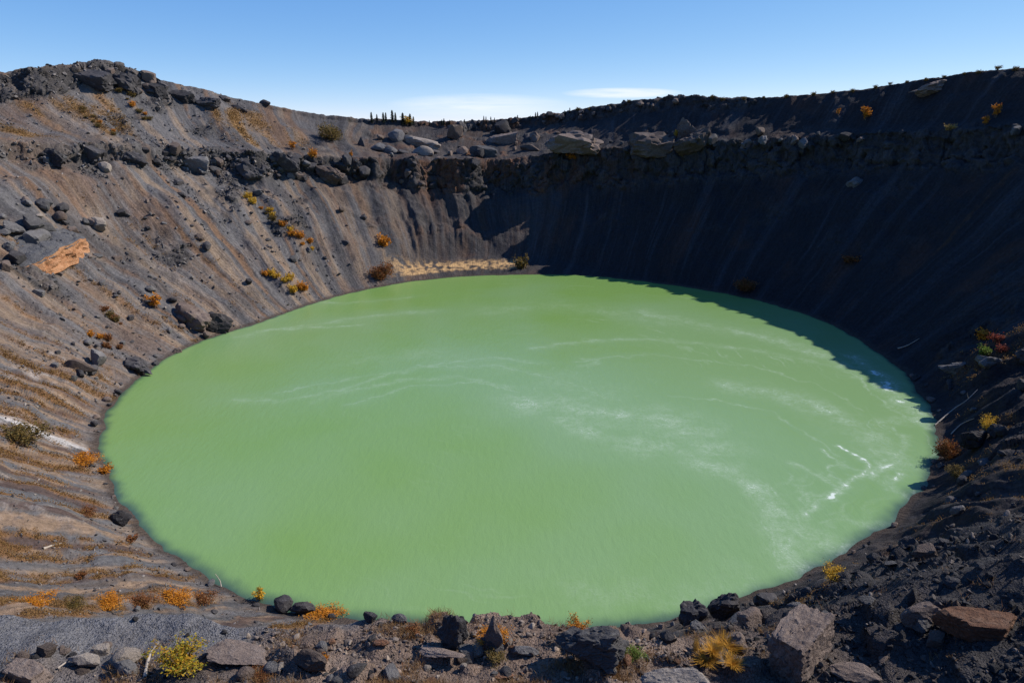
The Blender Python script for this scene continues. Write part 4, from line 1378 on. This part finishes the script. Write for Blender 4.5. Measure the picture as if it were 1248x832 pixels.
SHRUB_LIST = [
    # px, py, w, h, kind, leaf, label, landmark
    (222, 813, 78, 46, 'upright', 'lime', 'yellow green leafy shrub beside the bleached curved branch, largest plant of the foreground', 'the yellow green shrub'),
    (703, 772, 34, 36, 'open', 'orange', 'airy orange shrub standing on the brow against the green water', 'the airy orange shrub'),
    (318, 730, 22, 21, 'upright', 'yellow', 'bright yellow shrub at the water line left of the dark pair', 'the bright yellow waterside shrub'),
    (1014, 699, 36, 14, 'mound', 'yellow', 'low bright yellow shrub on the right shore above black cinders', 'the low yellow right shore shrub'),
    (1204, 520, 32, 16, 'mound', 'yellow', 'yellow cushion shrub on the dark right slope', 'the yellow cushion shrub'),
    (1197, 413, 26, 15, 'mound', 'orange', 'small orange shrub highest of the cluster on the dark right slope', 'the small orange shrub'),
    (1212, 416, 18, 12, 'mound', 'red', 'dull red shrub touching the small orange shrub on the right slope', 'the dull red shrub'),
    (1198, 433, 20, 12, 'mound', 'green', 'only green shrub of the cluster on the dark right slope', 'the green shrub on the right slope'),
    (1218, 428, 18, 10, 'mound', 'red', 'dark red shrub right of the only green shrub', 'the dark red shrub'),
    (770, 795, 34, 12, 'mound', 'green', 'low yellow green plant between the long boulder and the pale wedge', 'the low green plant'),
    (603, 806, 44, 20, 'open', 'olive', 'thin dark green plant with bare stems before the flat slab', 'the thin dark green plant'),
    (30, 531, 74, 24, 'mound', 'olive', 'broad olive brown shrub at the left edge above the white crust', 'the broad olive shrub'),
    (188, 372, 26, 20, 'upright', 'orange', 'rusty orange shrub on scree left of the tall cracked outcrop', 'the rusty orange scree shrub'),
    (468, 299, 22, 15, 'mound', 'orange', 'round orange shrub on the fluted slope above the far beach', 'the round orange slope shrub'),
    (466, 337, 34, 22, 'mound', 'rustleaf', 'brown shrub at the left end of the sandy far beach', 'the brown far beach shrub'),
    (637, 324, 22, 17, 'mound', 'olive', 'tawny shrub at the right end of the sandy far beach', 'the tawny far beach shrub'),
    (358, 355, 14, 10, 'mound', 'yellow', 'round yellow shrub by the upper left shore', 'the round yellow shore shrub'),
    (370, 352, 16, 12, 'mound', 'orange', 'orange shrub touching the round yellow one by the upper left shore', 'the orange shore shrub'),
    (1053, 146, 18, 18, 'upright', 'orange', 'bright orange bush alone in the shaded upper right slope', 'the lone bright orange bush'),
    (1021, 138, 7, 9, 'upright', 'orange', 'tiny orange bush left of the lone bright orange bush', 'the tiny orange bush'),
    (1211, 142, 14, 19, 'upright', 'orange', 'upper orange bush of a leaning pair on the far right slope', 'the upper orange bush of the pair'),
    (1200, 152, 13, 13, 'upright', 'orange', 'lower orange bush of a leaning pair on the far right slope', 'the lower orange bush of the pair'),
    (1157, 156, 14, 8, 'mound', 'straw', 'small straw coloured bush on the lip of the right wall', 'the straw coloured bush'),
    (823, 167, 9, 10, 'upright', 'yellow', 'small yellow bush under the crooked rock tower', 'the small yellow bush by the tower'),
    (695, 192, 16, 7, 'mound', 'orange', 'orange bush hanging on the lip of the far shaded wall', 'the orange lip bush'),
    (430, 193, 8, 12, 'upright', 'orange', 'upright orange bush on the lip of the far left cliff', 'the upright orange lip bush'),
    (357, 181, 14, 12, 'upright', 'orange', 'orange bush on the ledge above the bulky dark outcrop', 'the orange ledge bush'),
    (380, 190, 14, 11, 'mound', 'orange', 'orange bush right of the other orange ledge bush', 'the right orange ledge bush'),
    (405, 170, 38, 22, 'mound', 'olive', 'broad olive gold bush on the upper slope above the brown outcrop', 'the broad olive gold bush'),
    (494, 152, 18, 12, 'upright', 'yellow', 'yellow bush at the foot of the spruces on the far rim', 'the yellow bush by the spruces'),
    (108, 624, 34, 10, 'mound', 'rustleaf', 'rust red heath patch above the black pitted rock', 'the rust red heath patch'),
    (160, 657, 22, 7, 'mound', 'rustleaf', 'small rust mound at the left water line', 'the small rust mound'),
    (96, 563, 52, 9, 'mound', 'orange', 'golden brown heath strip running down to the left water line', 'the golden heath strip'),
    (128, 573, 18, 11, 'mound', 'orange', 'orange shrub at the water end of the golden heath strip', 'the orange strip end shrub'),
    (86, 739, 36, 11, 'mound', 'olive', 'dark olive mound, left of the row of mounds above the gravel', 'the dark olive mound'),
    (128, 737, 48, 10, 'mound', 'orange', 'light orange mound in the row of mounds above the gravel', 'the light orange mound'),
    (172, 734, 46, 11, 'mound', 'rustleaf', 'dark rust mound in the row of mounds above the gravel', 'the dark rust mound'),
    (211, 732, 54, 11, 'mound', 'orange', 'widest orange mound in the row of mounds above the gravel', 'the widest orange mound'),
    (247, 730, 40, 13, 'mound', 'rustleaf', 'tall rust brown mound at the right end of the row above the gravel', 'the tall rust mound'),
    (40, 733, 56, 9, 'mound', 'orange', 'low straw orange mound at the left end of the row above gravel', 'the straw orange mound'),
    (100, 702, 18, 9, 'mound', 'rustleaf', 'lone rust tuft of heath on the bare brown slope', 'the lone rust heath tuft'),
    (395, 748, 56, 7, 'mound', 'orange', 'long low orange growth along the brow right of the dark pair', 'the long low orange growth'),
    (500, 768, 26, 9, 'mound', 'rustleaf', 'rust low growth on the brow left of the upright craggy boulder', 'the rust brow growth'),
    (600, 777, 48, 9, 'mound', 'orange', 'orange low growth on the brow right of the upright craggy boulder', 'the orange brow growth'),
    (1156, 556, 34, 28, 'mound', 'rustleaf', 'tawny shrub at the right water line below the yellow cushion shrub', 'the tawny right shore shrub'),
    (1166, 580, 34, 14, 'mound', 'olive', 'low olive tan growth under the tawny shrub at the right water line', 'the olive tan growth'),
    (905, 352, 34, 14, 'mound', 'rustleaf', 'dull rust shrub in deep shade above the right end of the water', 'the dull shaded shrub'),
    (1036, 318, 22, 10, 'mound', 'rustleaf', 'dark reddish shrub in the middle of the shaded right wall', 'the reddish shaded shrub'),
    (315, 823, 34, 9, 'mound', 'rustleaf', 'rust growth in front of the wide flat pinkish rock', 'the rust growth'),
    (396, 806, 18, 11, 'mound', 'orange', 'orange lichen like growth on the side of the rounded brown boulder', 'the orange lichen growth'),
]


def streak_shrubs():
    """bushes strung out down the fall line of the left scree"""
    out = []
    for (x0, y0, x1, y1, n, leafs, where) in [(303, 240, 382, 306, 15, ('yellow', 'orange', 'olive'), 'the golden bush streak under the ledge'),
                                              (318, 330, 372, 352, 7, ('orange', 'yellow'), 'the short orange streak near the shore'),
                                              (95, 130, 140, 165, 9, ('orange', 'olive'), 'the upper left orange streak'),
                                              (148, 110, 186, 150, 9, ('olive', 'orange'), 'the streak below the peak'),
                                              (122, 370, 150, 398, 6, ('rustleaf', 'olive'), 'the rusty streak on the lower scree'),
                                              (105, 405, 150, 428, 7, ('rustleaf', 'orange'), 'the rust red streak above the brown wedge')]:
        for i in range(n):
            t = (i + rng.uniform(.1, .9)) / n
            x, y = lerp(x0, x1, t) + rng.normal(0, 2.2), lerp(y0, y1, t) + rng.normal(0, 2.0)
            w = rng.uniform(6, 15) * (.8 if y0 < 200 else 1)
            lf = leafs[int(rng.integers(len(leafs)))]
            out.append((x, y, w, w * rng.uniform(.45, .7), lf, where))
    return out


SCATTER = [
    # polygon, count, px min, px max, stones, shapes
    ([(835, 760), (960, 722), (1080, 668), (1248, 655), (1248, 832), (800, 832)], 84, 8, 34, ('dark', 'dark', 'dark', 'brown', 'grey'), ('angular', 'craggy', 'wedge', 'flat', 'blocky', 'pointed')),
    ([(400, 772), (830, 770), (830, 832), (400, 832)], 52, 8, 32, ('brown', 'brown', 'grey', 'pale', 'dark', 'rust'), ('angular', 'flat', 'wedge', 'rounded', 'blocky')),
    ([(0, 792), (400, 780), (400, 832), (0, 832)], 36, 9, 36, ('brown', 'brown', 'grey', 'pale', 'dark'), ('angular', 'flat', 'wedge', 'rounded', 'blocky')),
    ([(0, 240), (60, 245), (150, 275), (120, 285), (30, 300), (0, 345)], 26, 9, 28, ('grey', 'dark', 'brown', 'grey', 'pale'), ('angular', 'rounded', 'craggy', 'blocky')),
    ([(30, 335), (150, 300), (260, 400), (180, 450), (60, 470)], 44, 5, 17, ('grey', 'dark', 'brown', 'grey'), ('angular', 'rounded', 'blocky', 'wedge')),
    ([(30, 180), (200, 184), (430, 200), (440, 222), (300, 214), (30, 194)], 92, 5, 18, ('dark', 'dark', 'grey', 'brown'), ('angular', 'craggy', 'blocky', 'wedge')),
    ([(440, 160), (560, 158), (740, 160), (740, 188), (560, 194), (440, 190)], 30, 6, 24, ('grey', 'brown', 'brown', 'dark', 'dark'), ('angular', 'flat', 'blocky', 'wedge', 'craggy')),
    ([(430, 196), (560, 200), (640, 200), (640, 220), (560, 230), (430, 220)], 14, 6, 16, ('dark', 'dark', 'brown'), ('angular', 'craggy', 'blocky')),
    ([(740, 172), (850, 166), (1050, 160), (1248, 152), (1248, 166), (1050, 174), (850, 184), (740, 190)], 30, 6, 18, ('grey', 'brown', 'dark'), ('angular', 'craggy', 'blocky', 'wedge')),
    ([(70, 88), (130, 82), (310, 128), (300, 138), (190, 116), (90, 104)], 18, 8, 24, ('dark', 'dark', 'brown'), ('angular', 'blocky', 'craggy')),
    ([(545, 151), (600, 148), (650, 143), (720, 132), (800, 119), (850, 117), (850, 124), (800, 127), (720, 141), (650, 151), (600, 156), (545, 158)], 30, 5, 10, ('dark', 'dark', 'brown'), ('craggy', 'angular', 'blocky')),
    ([(150, 738), (420, 752), (420, 775), (150, 775)], 8, 5, 12, ('dark', 'dark', 'grey'), ('angular', 'craggy')),
    ([(90, 215), (300, 225), (450, 235), (470, 300), (330, 360), (150, 290)], 34, 4, 15, ('dark', 'dark', 'grey', 'brown'), ('angular', 'craggy', 'blocky', 'wedge')),
    ([(1150, 430), (1248, 400), (1248, 640), (1110, 640), (1150, 560)], 18, 7, 22, ('dark', 'dark', 'grey'), ('angular', 'craggy', 'wedge')),
]


def in_poly(x, y, poly):
    c = False
    for i in range(len(poly)):
        x0, y0 = poly[i]; x1, y1 = poly[i - 1]
        if (y0 > y) != (y1 > y) and x < (x1 - x0) * (y - y0) / (y1 - y0) + x0:
            c = not c
    return c


COLW = dict(dark='dark', grey='grey', brown='brown', pale='pale', rust='rusty', tan='tan')
LEAFW = dict(yellow='yellow', orange='orange', olive='olive', rustleaf='rust brown', green='green', red='red', lime='yellow green')
AUTO = []       # (object, px, py, [describing words], noun)


def size_word(w, small=9, mid=15, big=23):
    return 'tiny' if w < small else 'small' if w < mid else 'mid-sized' if w < big else 'large'


def write_labels():
    """each label = look + where it is from the nearest thing that is easy to find"""
    marks = list(THINGS)
    rows = {}
    for o, px, py, look, noun in AUTO:
        best = min(marks, key=lambda t: math.hypot(t[0] - px, (t[1] - py) * 1.3))
        dx, dy = px - best[0], py - best[1]
        a = math.degrees(math.atan2(-dy, dx))
        dirs = ['right of', 'up and right of', 'above', 'up and left of', 'left of', 'down and left of', 'below', 'down and right of']
        rows.setdefault((look + ' ' + noun, dirs[int(round(a / 45)) % 8], best[2]), []).append((math.hypot(dx, dy), o))
    for (look, dr, phrase), items in rows.items():
        items.sort(key=lambda t: t[0])
        pre = [''] if len(items) == 1 else ['nearest ', 'second ', 'third ', 'fourth ', 'fifth ', 'sixth ', 'seventh ', 'eighth ', 'ninth ', 'tenth ']
        for i, (q, o) in enumerate(items):
            t = f"{pre[min(i, len(pre) - 1)]}{look} {dr} {phrase}"
            if len(t.split()) > 16:
                t = t.replace('mid-sized ', '').replace('small ', '', 1).replace('tiny ', '').replace('large ', '', 1)
            o['label'] = t


def build_rocks():
    for k, (px, py, w, hr, kind, mat, yaw, sub, label, phrase) in enumerate(BIG):
        if px < 420 and py < 225:
            w = w * .78
        me = rock_mesh('boulder_' + kind, 900 + k * 13, kind, 5 if w > 70 else sub, 1.25) if sub > 3 else None
        o = put_rock(px, py, w * 1.06, hr * 1.15, kind, mat, label, mesh=me, yaw=({84: 38, 92: -8} if kind == 'blocky' else {}).get(w, (yaw % 180) * .25 - 20 + (180 if yaw > 180 else 0)), tilt=(rng.normal(0, 4), rng.normal(0, 4)), sink=(.42 if 420 < px < 900 else .36) if py < 400 else .18, wd=.62 if hr < .7 else .85,
                     name='rock_outcrop' if 'outcrop' in label or 'tower' in label else 'boulder', cat='outcrop' if 'outcrop' in label or 'tower' in label else 'boulder', lie=.1 if w > 80 and kind == 'blocky' else .35)
        THINGS.append((px, py - w * hr * .4, phrase))
    for zi, (poly, n, a, b, mats, kinds) in enumerate(SCATTER):
        xs = [p[0] for p in poly]; ys = [p[1] for p in poly]
        group = ['dark rocks strewn over the right foreground', 'stones strewn over the middle foreground', 'stones strewn over the left foreground', 'rocks around the ochre ledge',
                 'stones on the lower left scree', 'rocks of the left ledge band', 'rocks on the far bench', 'rocks of the far cliff lip', 'rocks along the right wall lip',
                 'rocks under the left peak', 'rocks along the far skyline', 'stones on the grey gravel', 'stones on the left scree face', 'rocks on the right slope'][zi]
        c = 0
        while c < n:
            px, py = rng.uniform(min(xs), max(xs)), rng.uniform(min(ys), max(ys))
            if not in_poly(px, py, poly):
                continue
            c += 1
            w = a * (b / a) ** (rng.random() ** 1.9)
            mat = mats[int(rng.integers(len(mats)))]; kind = kinds[int(rng.integers(len(kinds)))]
            rank = 'rock_outcrop' if zi in (5, 7, 8, 9, 10) else 'stone' if w < 15 else 'boulder'
            o = put_rock(px, py, w, None, kind, mat, '-', name=rank, cat=rank.replace('rock_', ''), group=group, wd=rng.uniform(.75, 1.2), sink=.45 if zi == 10 else .25)
            AUTO.append((o, px, py, f"{size_word(w)} {COLW[mat]} {WORDS_[kind]}", o['category']))
    # stones washed along the water line
    for k in range(60):
        i = int(rng.integers(9, 41)); t = rng.random()
        px, py = lerp(OUTLINE[i][0], OUTLINE[i + 1][0], t), lerp(OUTLINE[i][1], OUTLINE[i + 1][1], t)
        cx, cy = 624, 540
        q = 1 + rng.uniform(.004, .03)
        px, py = cx + (px - cx) * q, cy + (py - cy) * q
        w = rng.uniform(4.5, 11)
        mat = ('dark', 'grey', 'brown')[int(rng.integers(3))]; kind = ('angular', 'rounded', 'craggy')[int(rng.integers(3))]
        o = put_rock(px, py, w, None, kind, mat, '-', name='stone', cat='stone', group='stones along the water line', sink=.3)
        AUTO.append((o, px, py, f"{size_word(w, 7, 10)} {COLW[mat]} {WORDS_[kind]}", 'waterside stone'))


def build_plants():
    global SPRUCE
    for (px, py, w, h, kind, leaf, label, phrase) in SHRUB_LIST:
        put_shrub(px, py, w, h, kind, leaf, label)
        THINGS.append((px, py - h * .4, phrase))
    for (px, py, w, h, leaf, where) in streak_shrubs():
        o = put_shrub(px, py, w, h, 'mound', leaf, '-', group='shrubs strung down ' + where, near=False)
        AUTO.append((o, px, py, f"{size_word(w, 7.5, 10, 13)} {LEAFW[leaf]}", 'streak shrub'))
    put_grass(860, 804, 24, 13, 'gold', 'golden dry grass tuft, lowest left of the arching golden row by the split boulder', 'arching golden grass row', lean=1.1)
    put_grass(868, 795, 22, 15, 'gold', 'golden dry grass tuft, second from the left in the arching golden row', 'arching golden grass row', lean=1.1)
    put_grass(879, 788, 24, 16, 'gold', 'golden dry grass tuft at the crest of the arching golden row', 'arching golden grass row', lean=1.0)
    put_grass(892, 789, 22, 16, 'gold', 'golden dry grass tuft, right end of the arching golden row', 'arching golden grass row', lean=1.0)
    put_grass(890, 810, 24, 14, 'gold', 'small golden grass tuft in front of the arching golden row', lean=.9)
    put_grass(845, 799, 12, 36, 'straw', 'thin tall straw grass tuft just left of the arching golden row', lean=.35)
    put_grass(858, 808, 18, 12, 'straw', 'short straw grass tuft below the tall straw tuft', lean=.8)
    SPRUCE = [spruce_meshes(s) for s in range(4)]
    big = [(452, 149, 13), (460, 149, 9), (467, 149, 12), (472, 149, 10), (478, 149, 14), (484, 149, 11), (491, 150, 15), (500, 151, 14), (505, 151, 9)]
    for i, (px, py, h) in enumerate(big):
        nth = ['first', 'second', 'third', 'fourth', 'fifth', 'sixth', 'seventh', 'eighth', 'ninth'][i]
        put_spruce(px, py, h, f"dark spruce on the far rim, {nth} from the left of the skyline spruces", 'spruces on the far rim')
    small = [513, 518, 523, 536, 540, 545, 549, 563, 567, 576, 588, 592, 596, 604, 626, 631, 645, 650, 654, 670, 688, 692]
    for i, px in enumerate(small):
        py = float(np.interp(px, [p[0] for p in CREST], [p[1] for p in CREST])) + 2
        put_spruce(px, py, rng.uniform(3.5, 8), 'small dark spruce in the sparse row right of the skyline spruces', 'small spruces right of the skyline spruces')
    for i, px in enumerate([706, 716, 742, 765, 868, 880, 905, 931, 958, 990, 1014, 1038, 1066, 1083, 1104, 1128, 1150, 1172, 1190, 1214, 1236]):
        py = float(np.interp(px, [p[0] for p in CREST], [p[1] for p in CREST])) + 1.5
        w = rng.uniform(5, 9)
        o = put_shrub(px, py, w, w * .6, 'mound', 'olive', 'tiny dark bush on the right hand skyline among others like it', group='tiny dark bushes on the right skyline', near=False)
    put_branch([(176, 826, 0), (181, 812, 3), (187, 800, 8), (196, 792, 14)], 2.2, 'bleached curved branch leaning by the yellow green shrub')
    put_branch([(70, 815, 0), (78, 810, 3), (86, 806, 4)], 1.4, 'short bleached stick in the bottom left corner', name='dead_stick')
    put_branch([(1140, 516, 1), (1160, 500, 2), (1176, 490, 3), (1187, 480, 9)], .8, 'thin pale branch pointing at the small grey outcrop on the right slope', forks=((.75, -3, 8),))
    put_branch([(1158, 530, 1), (1170, 518, 2), (1186, 512, 2)], .8, 'thin pale branch just left of the yellow cushion shrub')
    put_branch([(1092, 425, 1), (1104, 420, 1), (1120, 412, 1)], .9, 'thin grey branch above the right end of the water', name='dead_stick')
    put_branch([(50, 668, 0), (62, 664, 1), (74, 661, 1)], 1.7, 'bleached log lying on the pale gravel of the left slope', name='driftwood_log')
    put_branch([(270, 716, 1), (271, 708, 7), (272, 699, 14)], .7, 'thin dead stalk at the water line left of the bright yellow shrub', name='dead_stalk')


# ----------------------------------------------------------------------------
# ochre ledge on the left scree
# ----------------------------------------------------------------------------
def build_ledge():
    a, _, da = GR.frame(42, 336)
    b, _, db = GR.frame(119, 298)
    e = (b - a); Lh = Vector((e.x, e.y, 0)); L = Lh.length
    t = Lh.normalized()
    mid = (a + b) / 2
    back = Vector((mid.x - CX, mid.y - CY, 0)).normalized()
    back = (back - t * back.dot(t)).normalized()
    zslope = (b.z - a.z) / L
    root = link(bpy.data.objects.new('rock_ledge', None)); root.location = a
    tag(root, 'grey slab ledge with a bright orange earth face on the left scree', 'ledge')
    THINGS.append((78, 312, 'the ochre ledge'))
    Hf, D = 20 * da / F, 9.0
    nu, nv, nd = 70, 26, 30
    u = np.linspace(-.02, 1.02, nu)

    def top(uu):   # height of the lip above the foot line
        return Hf * (.62 + .36 * np.sin(uu * 2.6) + .28 * fbm(uu * 7, uu * 0 + 2.2, 1.0, 4)) * (1 - .55 * np.abs(2 * uu - 1) ** 5)

    def wob(uu):
        return 1.6 * fbm(uu * 4, uu * 0 + 7.7, 2.0, 4) + 3.6 * (np.abs(uu - .5) * 2) ** 4

    def grid(fn, n1, n2, name, mat, cols=None):
        U, V = np.meshgrid(u, np.linspace(0, 1, n2), indexing='ij')
        P = fn(U.ravel(), V.ravel())
        i = np.arange(n1 - 1)[:, None]; j = np.arange(n2 - 1)[None]
        q = np.stack([i * n2 + j, (i + 1) * n2 + j, (i + 1) * n2 + j + 1, i * n2 + j + 1], -1).reshape(-1, 4)
        me = mesh_from(name, P, q, 4)
        me.polygons.foreach_set('use_smooth', np.ones(len(me.polygons), bool))
        me.set_sharp_from_angle(angle=R(35))
        me.materials.append(mat)
        o = link(bpy.data.objects.new(name, me)); o.parent = root
        return o
    T, B = np.array(t), np.array(back)

    def face(U, V):
        rough = fbm(U * 12, V * 4, 3.0, 4) * 1.3 + np.abs(fbm(U * 26, V * 2, 5.0, 2)) * .7
        depth = wob(U) - .9 + V * .9 + rough * np.sin(np.pi * np.clip(V, .02, .98)) - .25 * V ** 6
        z = U * L * zslope - 1.2 + V * (top(U) + 1.2)
        return T[None] * (U * L)[:, None] + B[None] * depth[:, None] + np.array([0, 0, 1.])[None] * z[:, None]

    def slab(U, V):
        x = U * L
        n = fbm(x / 2.2, V * 3, 9.0, 4)
        f1, f2, val = worley(x / 3.6 + V * 1.5, V * D / 2.6, 0 * x, 3)
        lip = 1 - sstep(0, .05, V)
        z = U * L * zslope + top(U) + .06 - lip * .7 + V * D * .34 + n * .4 + (val - .5) * 1.0 * sstep(.05, .2, V) - .35 * (1 - sstep(0, .07, f2 - f1)) * sstep(.04, .12, V)
        depth = wob(U) - .35 + V * D + lip * .12
        return T[None] * x[:, None] + B[None] * depth[:, None] + np.array([0, 0, 1.])[None] * z[:, None]
    grid(face, nu, nv, 'earth_face', rock_material('orange_earth', (.30, .135, .06), (.40, .20, .10), (.50, .32, .2), .35, .05))
    grid(slab, nu, nd, 'slab_top', rock_material('grey_slab', (.07, .07, .076), (.105, .10, .10), (.17, .16, .155), .35, .05))


# ----------------------------------------------------------------------------
# what nobody could count: gravel, scree, heath
# ----------------------------------------------------------------------------
def stone_material(name, stops):
    m, nt, b = new_mat(name)
    n = NT(nt)
    geo = n.node('ShaderNodeNewGeometry')
    c = n.ramp(geo.outputs['Random Per Island'], stops)
    f = n.noise(geo.outputs['Position'], 25, 4, .65)
    nt.links.new(n.mix(1.0, c, n.ramp(f, [(.3, .6), (.7, 1.25)]), 'MULTIPLY'), b.inputs['Base Color'])
    b.inputs['Roughness'].default_value = .92
    b.inputs['Specular IOR Level'].default_value = .15
    nt.links.new(n.bump(f, .5, .03), b.inputs['Normal'])
    return m


def stones_object(name, vid, size, mat, label):
    v0, f0 = ico(2)
    n = len(vid)
    r = np.random.default_rng(len(vid))
    base = []
    for k in range(24):
        q = v0.copy()
        for _ in range(9):
            d = rand_dirs(r, 1)[0]; s = q @ d - r.uniform(.2, .7)
            q -= np.outer(np.maximum(s, 0), d)
        base.append(q * np.array([1, r.uniform(.5, 1), r.uniform(.25, .7)]))
    base = np.array(base)
    B = base[r.integers(0, 24, n)]
    # random rotations
    qn = r.normal(size=(n, 4)); qn /= np.linalg.norm(qn, axis=1)[:, None]
    qn[:, 1:3] *= .5; qn /= np.linalg.norm(qn, axis=1)[:, None]
    w, x, y, z = qn.T
    M = np.stack([1 - 2 * (y * y + z * z), 2 * (x * y - z * w), 2 * (x * z + y * w), 2 * (x * y + z * w), 1 - 2 * (x * x + z * z), 2 * (y * z - x * w),
                  2 * (x * z - y * w), 2 * (y * z + x * w), 1 - 2 * (x * x + y * y)], 1).reshape(n, 3, 3)
    V = np.einsum('nij,nkj->nki', M, B) * (size * .5)[:, None, None] + (GP[vid] + GN[vid] * (size * .12)[:, None])[:, None, :]
    Fc = (f0[None] + (np.arange(n) * len(v0))[:, None, None]).reshape(-1, 3)
    me = mesh_from(name, V.reshape(-1, 3), Fc, 3)
    me.materials.append(mat)
    o = link(bpy.data.objects.new(name, me))
    tag(o, label, 'gravel' if 'gravel' in name else 'scree', kind='stuff')
    return o


def build_stuff():
    r = np.random.default_rng(5)
    vis = GR.vis
    x, y = GP[vis, 0], GP[vis, 1]
    ph, d = polar(x, y)
    near = np.hypot(x, y); dep = GR.dep[vis]
    rub = rubble_mask(x, y, ph, d)
    cl = sstep(-.2, .3, fbm(x / 1.5, y / 1.5, 90.0, 3))

    def pick(wt, n):
        wt = np.maximum(wt, 0); wt = wt / wt.sum()
        return r.choice(len(vis), n, p=wt)
    on = (d > .3)
    side = sstep(1.5, 8, x)
    i = pick(rub * on * (1 - side) * (.12 + cl), 3600)
    stones_object('gravel', vis[i], (1.6 + 11 * r.random(len(i)) ** 3.6) * dep[i] / F, stone_material('brown_gravel_stones', [(0, (.06, .05, .046)), (.35, (.13, .10, .082)), (.7, (.19, .15, .125)), (.93, (.30, .24, .19)), (1, (.25, .12, .06))]),
                  'brown and tan stony gravel covering the bottom left brow')
    i = pick(rub * on * side * (.12 + cl), 4200)
    stones_object('gravel', vis[i], (1.6 + 12 * r.random(len(i)) ** 3.6) * dep[i] / F, stone_material('black_gravel_stones', [(0, (.025, .024, .026)), (.5, (.05, .046, .045)), (.85, (.085, .072, .064)), (1, (.17, .14, .12))]),
                  'black and brown cinder gravel covering the bottom right slope')
    pa = np.where(ph < R(-60), ph + TAU, ph)
    left = sstep(R(120), R(135), pa)
    u, v = rill_coords(ph, d, x, y)
    band = sstep(.12, .45, fbm(u / 7, v / 22, 91.0, 3)) + 1.5 * sstep(.0, 1, G_ROCK[vis])
    i = pick(left * on * (near > 22) * (band + .12) * (d < 110), 8500)
    stones_object('scree', vis[i], (1.1 + 6.5 * r.random(len(i)) ** 4) * dep[i] / F, stone_material('grey_scree_stones', [(0, (.05, .048, .05)), (.5, (.11, .10, .098)), (.85, (.17, .15, .138)), (1, (.30, .26, .23))]),
                  'loose grey stones scattered in bands down the sunlit left slope')
    # dry grass between the stones of the brow
    i = pick(rub * on * sstep(.02, .4, fbm(x / 1.3, y / 1.3, 92.0, 3)) * (.12 + (1 - side)), 1500)
    k = 16
    c = np.repeat(GP[vis[i]], k, 0) + r.normal(size=(len(i) * k, 3)) * np.array([.07, .07, 0])
    dd = rand_dirs(r, len(c)) * .8; dd[:, 2] = np.abs(dd[:, 2]) + .35
    ln = r.uniform(.03, .11, len(c))[:, None]
    e = np.cross(dd, rand_dirs(r, len(c))); e /= np.maximum(np.linalg.norm(e, axis=1), 1e-6)[:, None]
    me = quads_mesh('dry_grass', c + dd * ln * .8, dd * ln, e * .004)
    me.materials.append(leaf_material('dry_grass_blades', (.22, .12, .05), (.32, .2, .09), (.17, .07, .03)))
    o = link(bpy.data.objects.new('dry_grass', me))
    tag(o, 'short dry brown grass between the stones of the foreground', 'dry grass', kind='stuff')
    # heath and dry growth along the ochre streaks
    i = pick(G_VEG[vis] ** 1.5 * on + .0, 9000)
    k = 7
    c = np.repeat(GP[vis[i]], k, 0); s = np.repeat(dep[i] / F, k)
    c = c + r.normal(size=c.shape) * (s * 2.0)[:, None]; c[:, 2] = np.maximum(c[:, 2], np.repeat(GP[vis[i], 2], k)) + s * .5
    dd = rand_dirs(r, len(c)); dd[:, 2] = np.abs(dd[:, 2]) * .8 + .2
    e = np.cross(dd, rand_dirs(r, len(c))); e /= np.maximum(np.linalg.norm(e, axis=1), 1e-6)[:, None]
    sz = (s * r.uniform(.5, 1.15, len(c)))[:, None]
    me = quads_mesh('heath', c, dd * sz, e * sz * .55)
    me.materials.append(leaf_material('heath_leaves', (.19, .11, .04), (.27, .155, .05), (.15, .08, .04)))
    o = link(bpy.data.objects.new('heath', me))
    tag(o, 'low ochre and rust heath growing in streaks down the left slopes', 'heath', kind='stuff')
build_light_and_camera()
build_ground()
build_water()
GR = Ground()
init_rocks()
init_plants()
build_ledge()
build_rocks()
build_plants()
write_labels()
build_stuff()
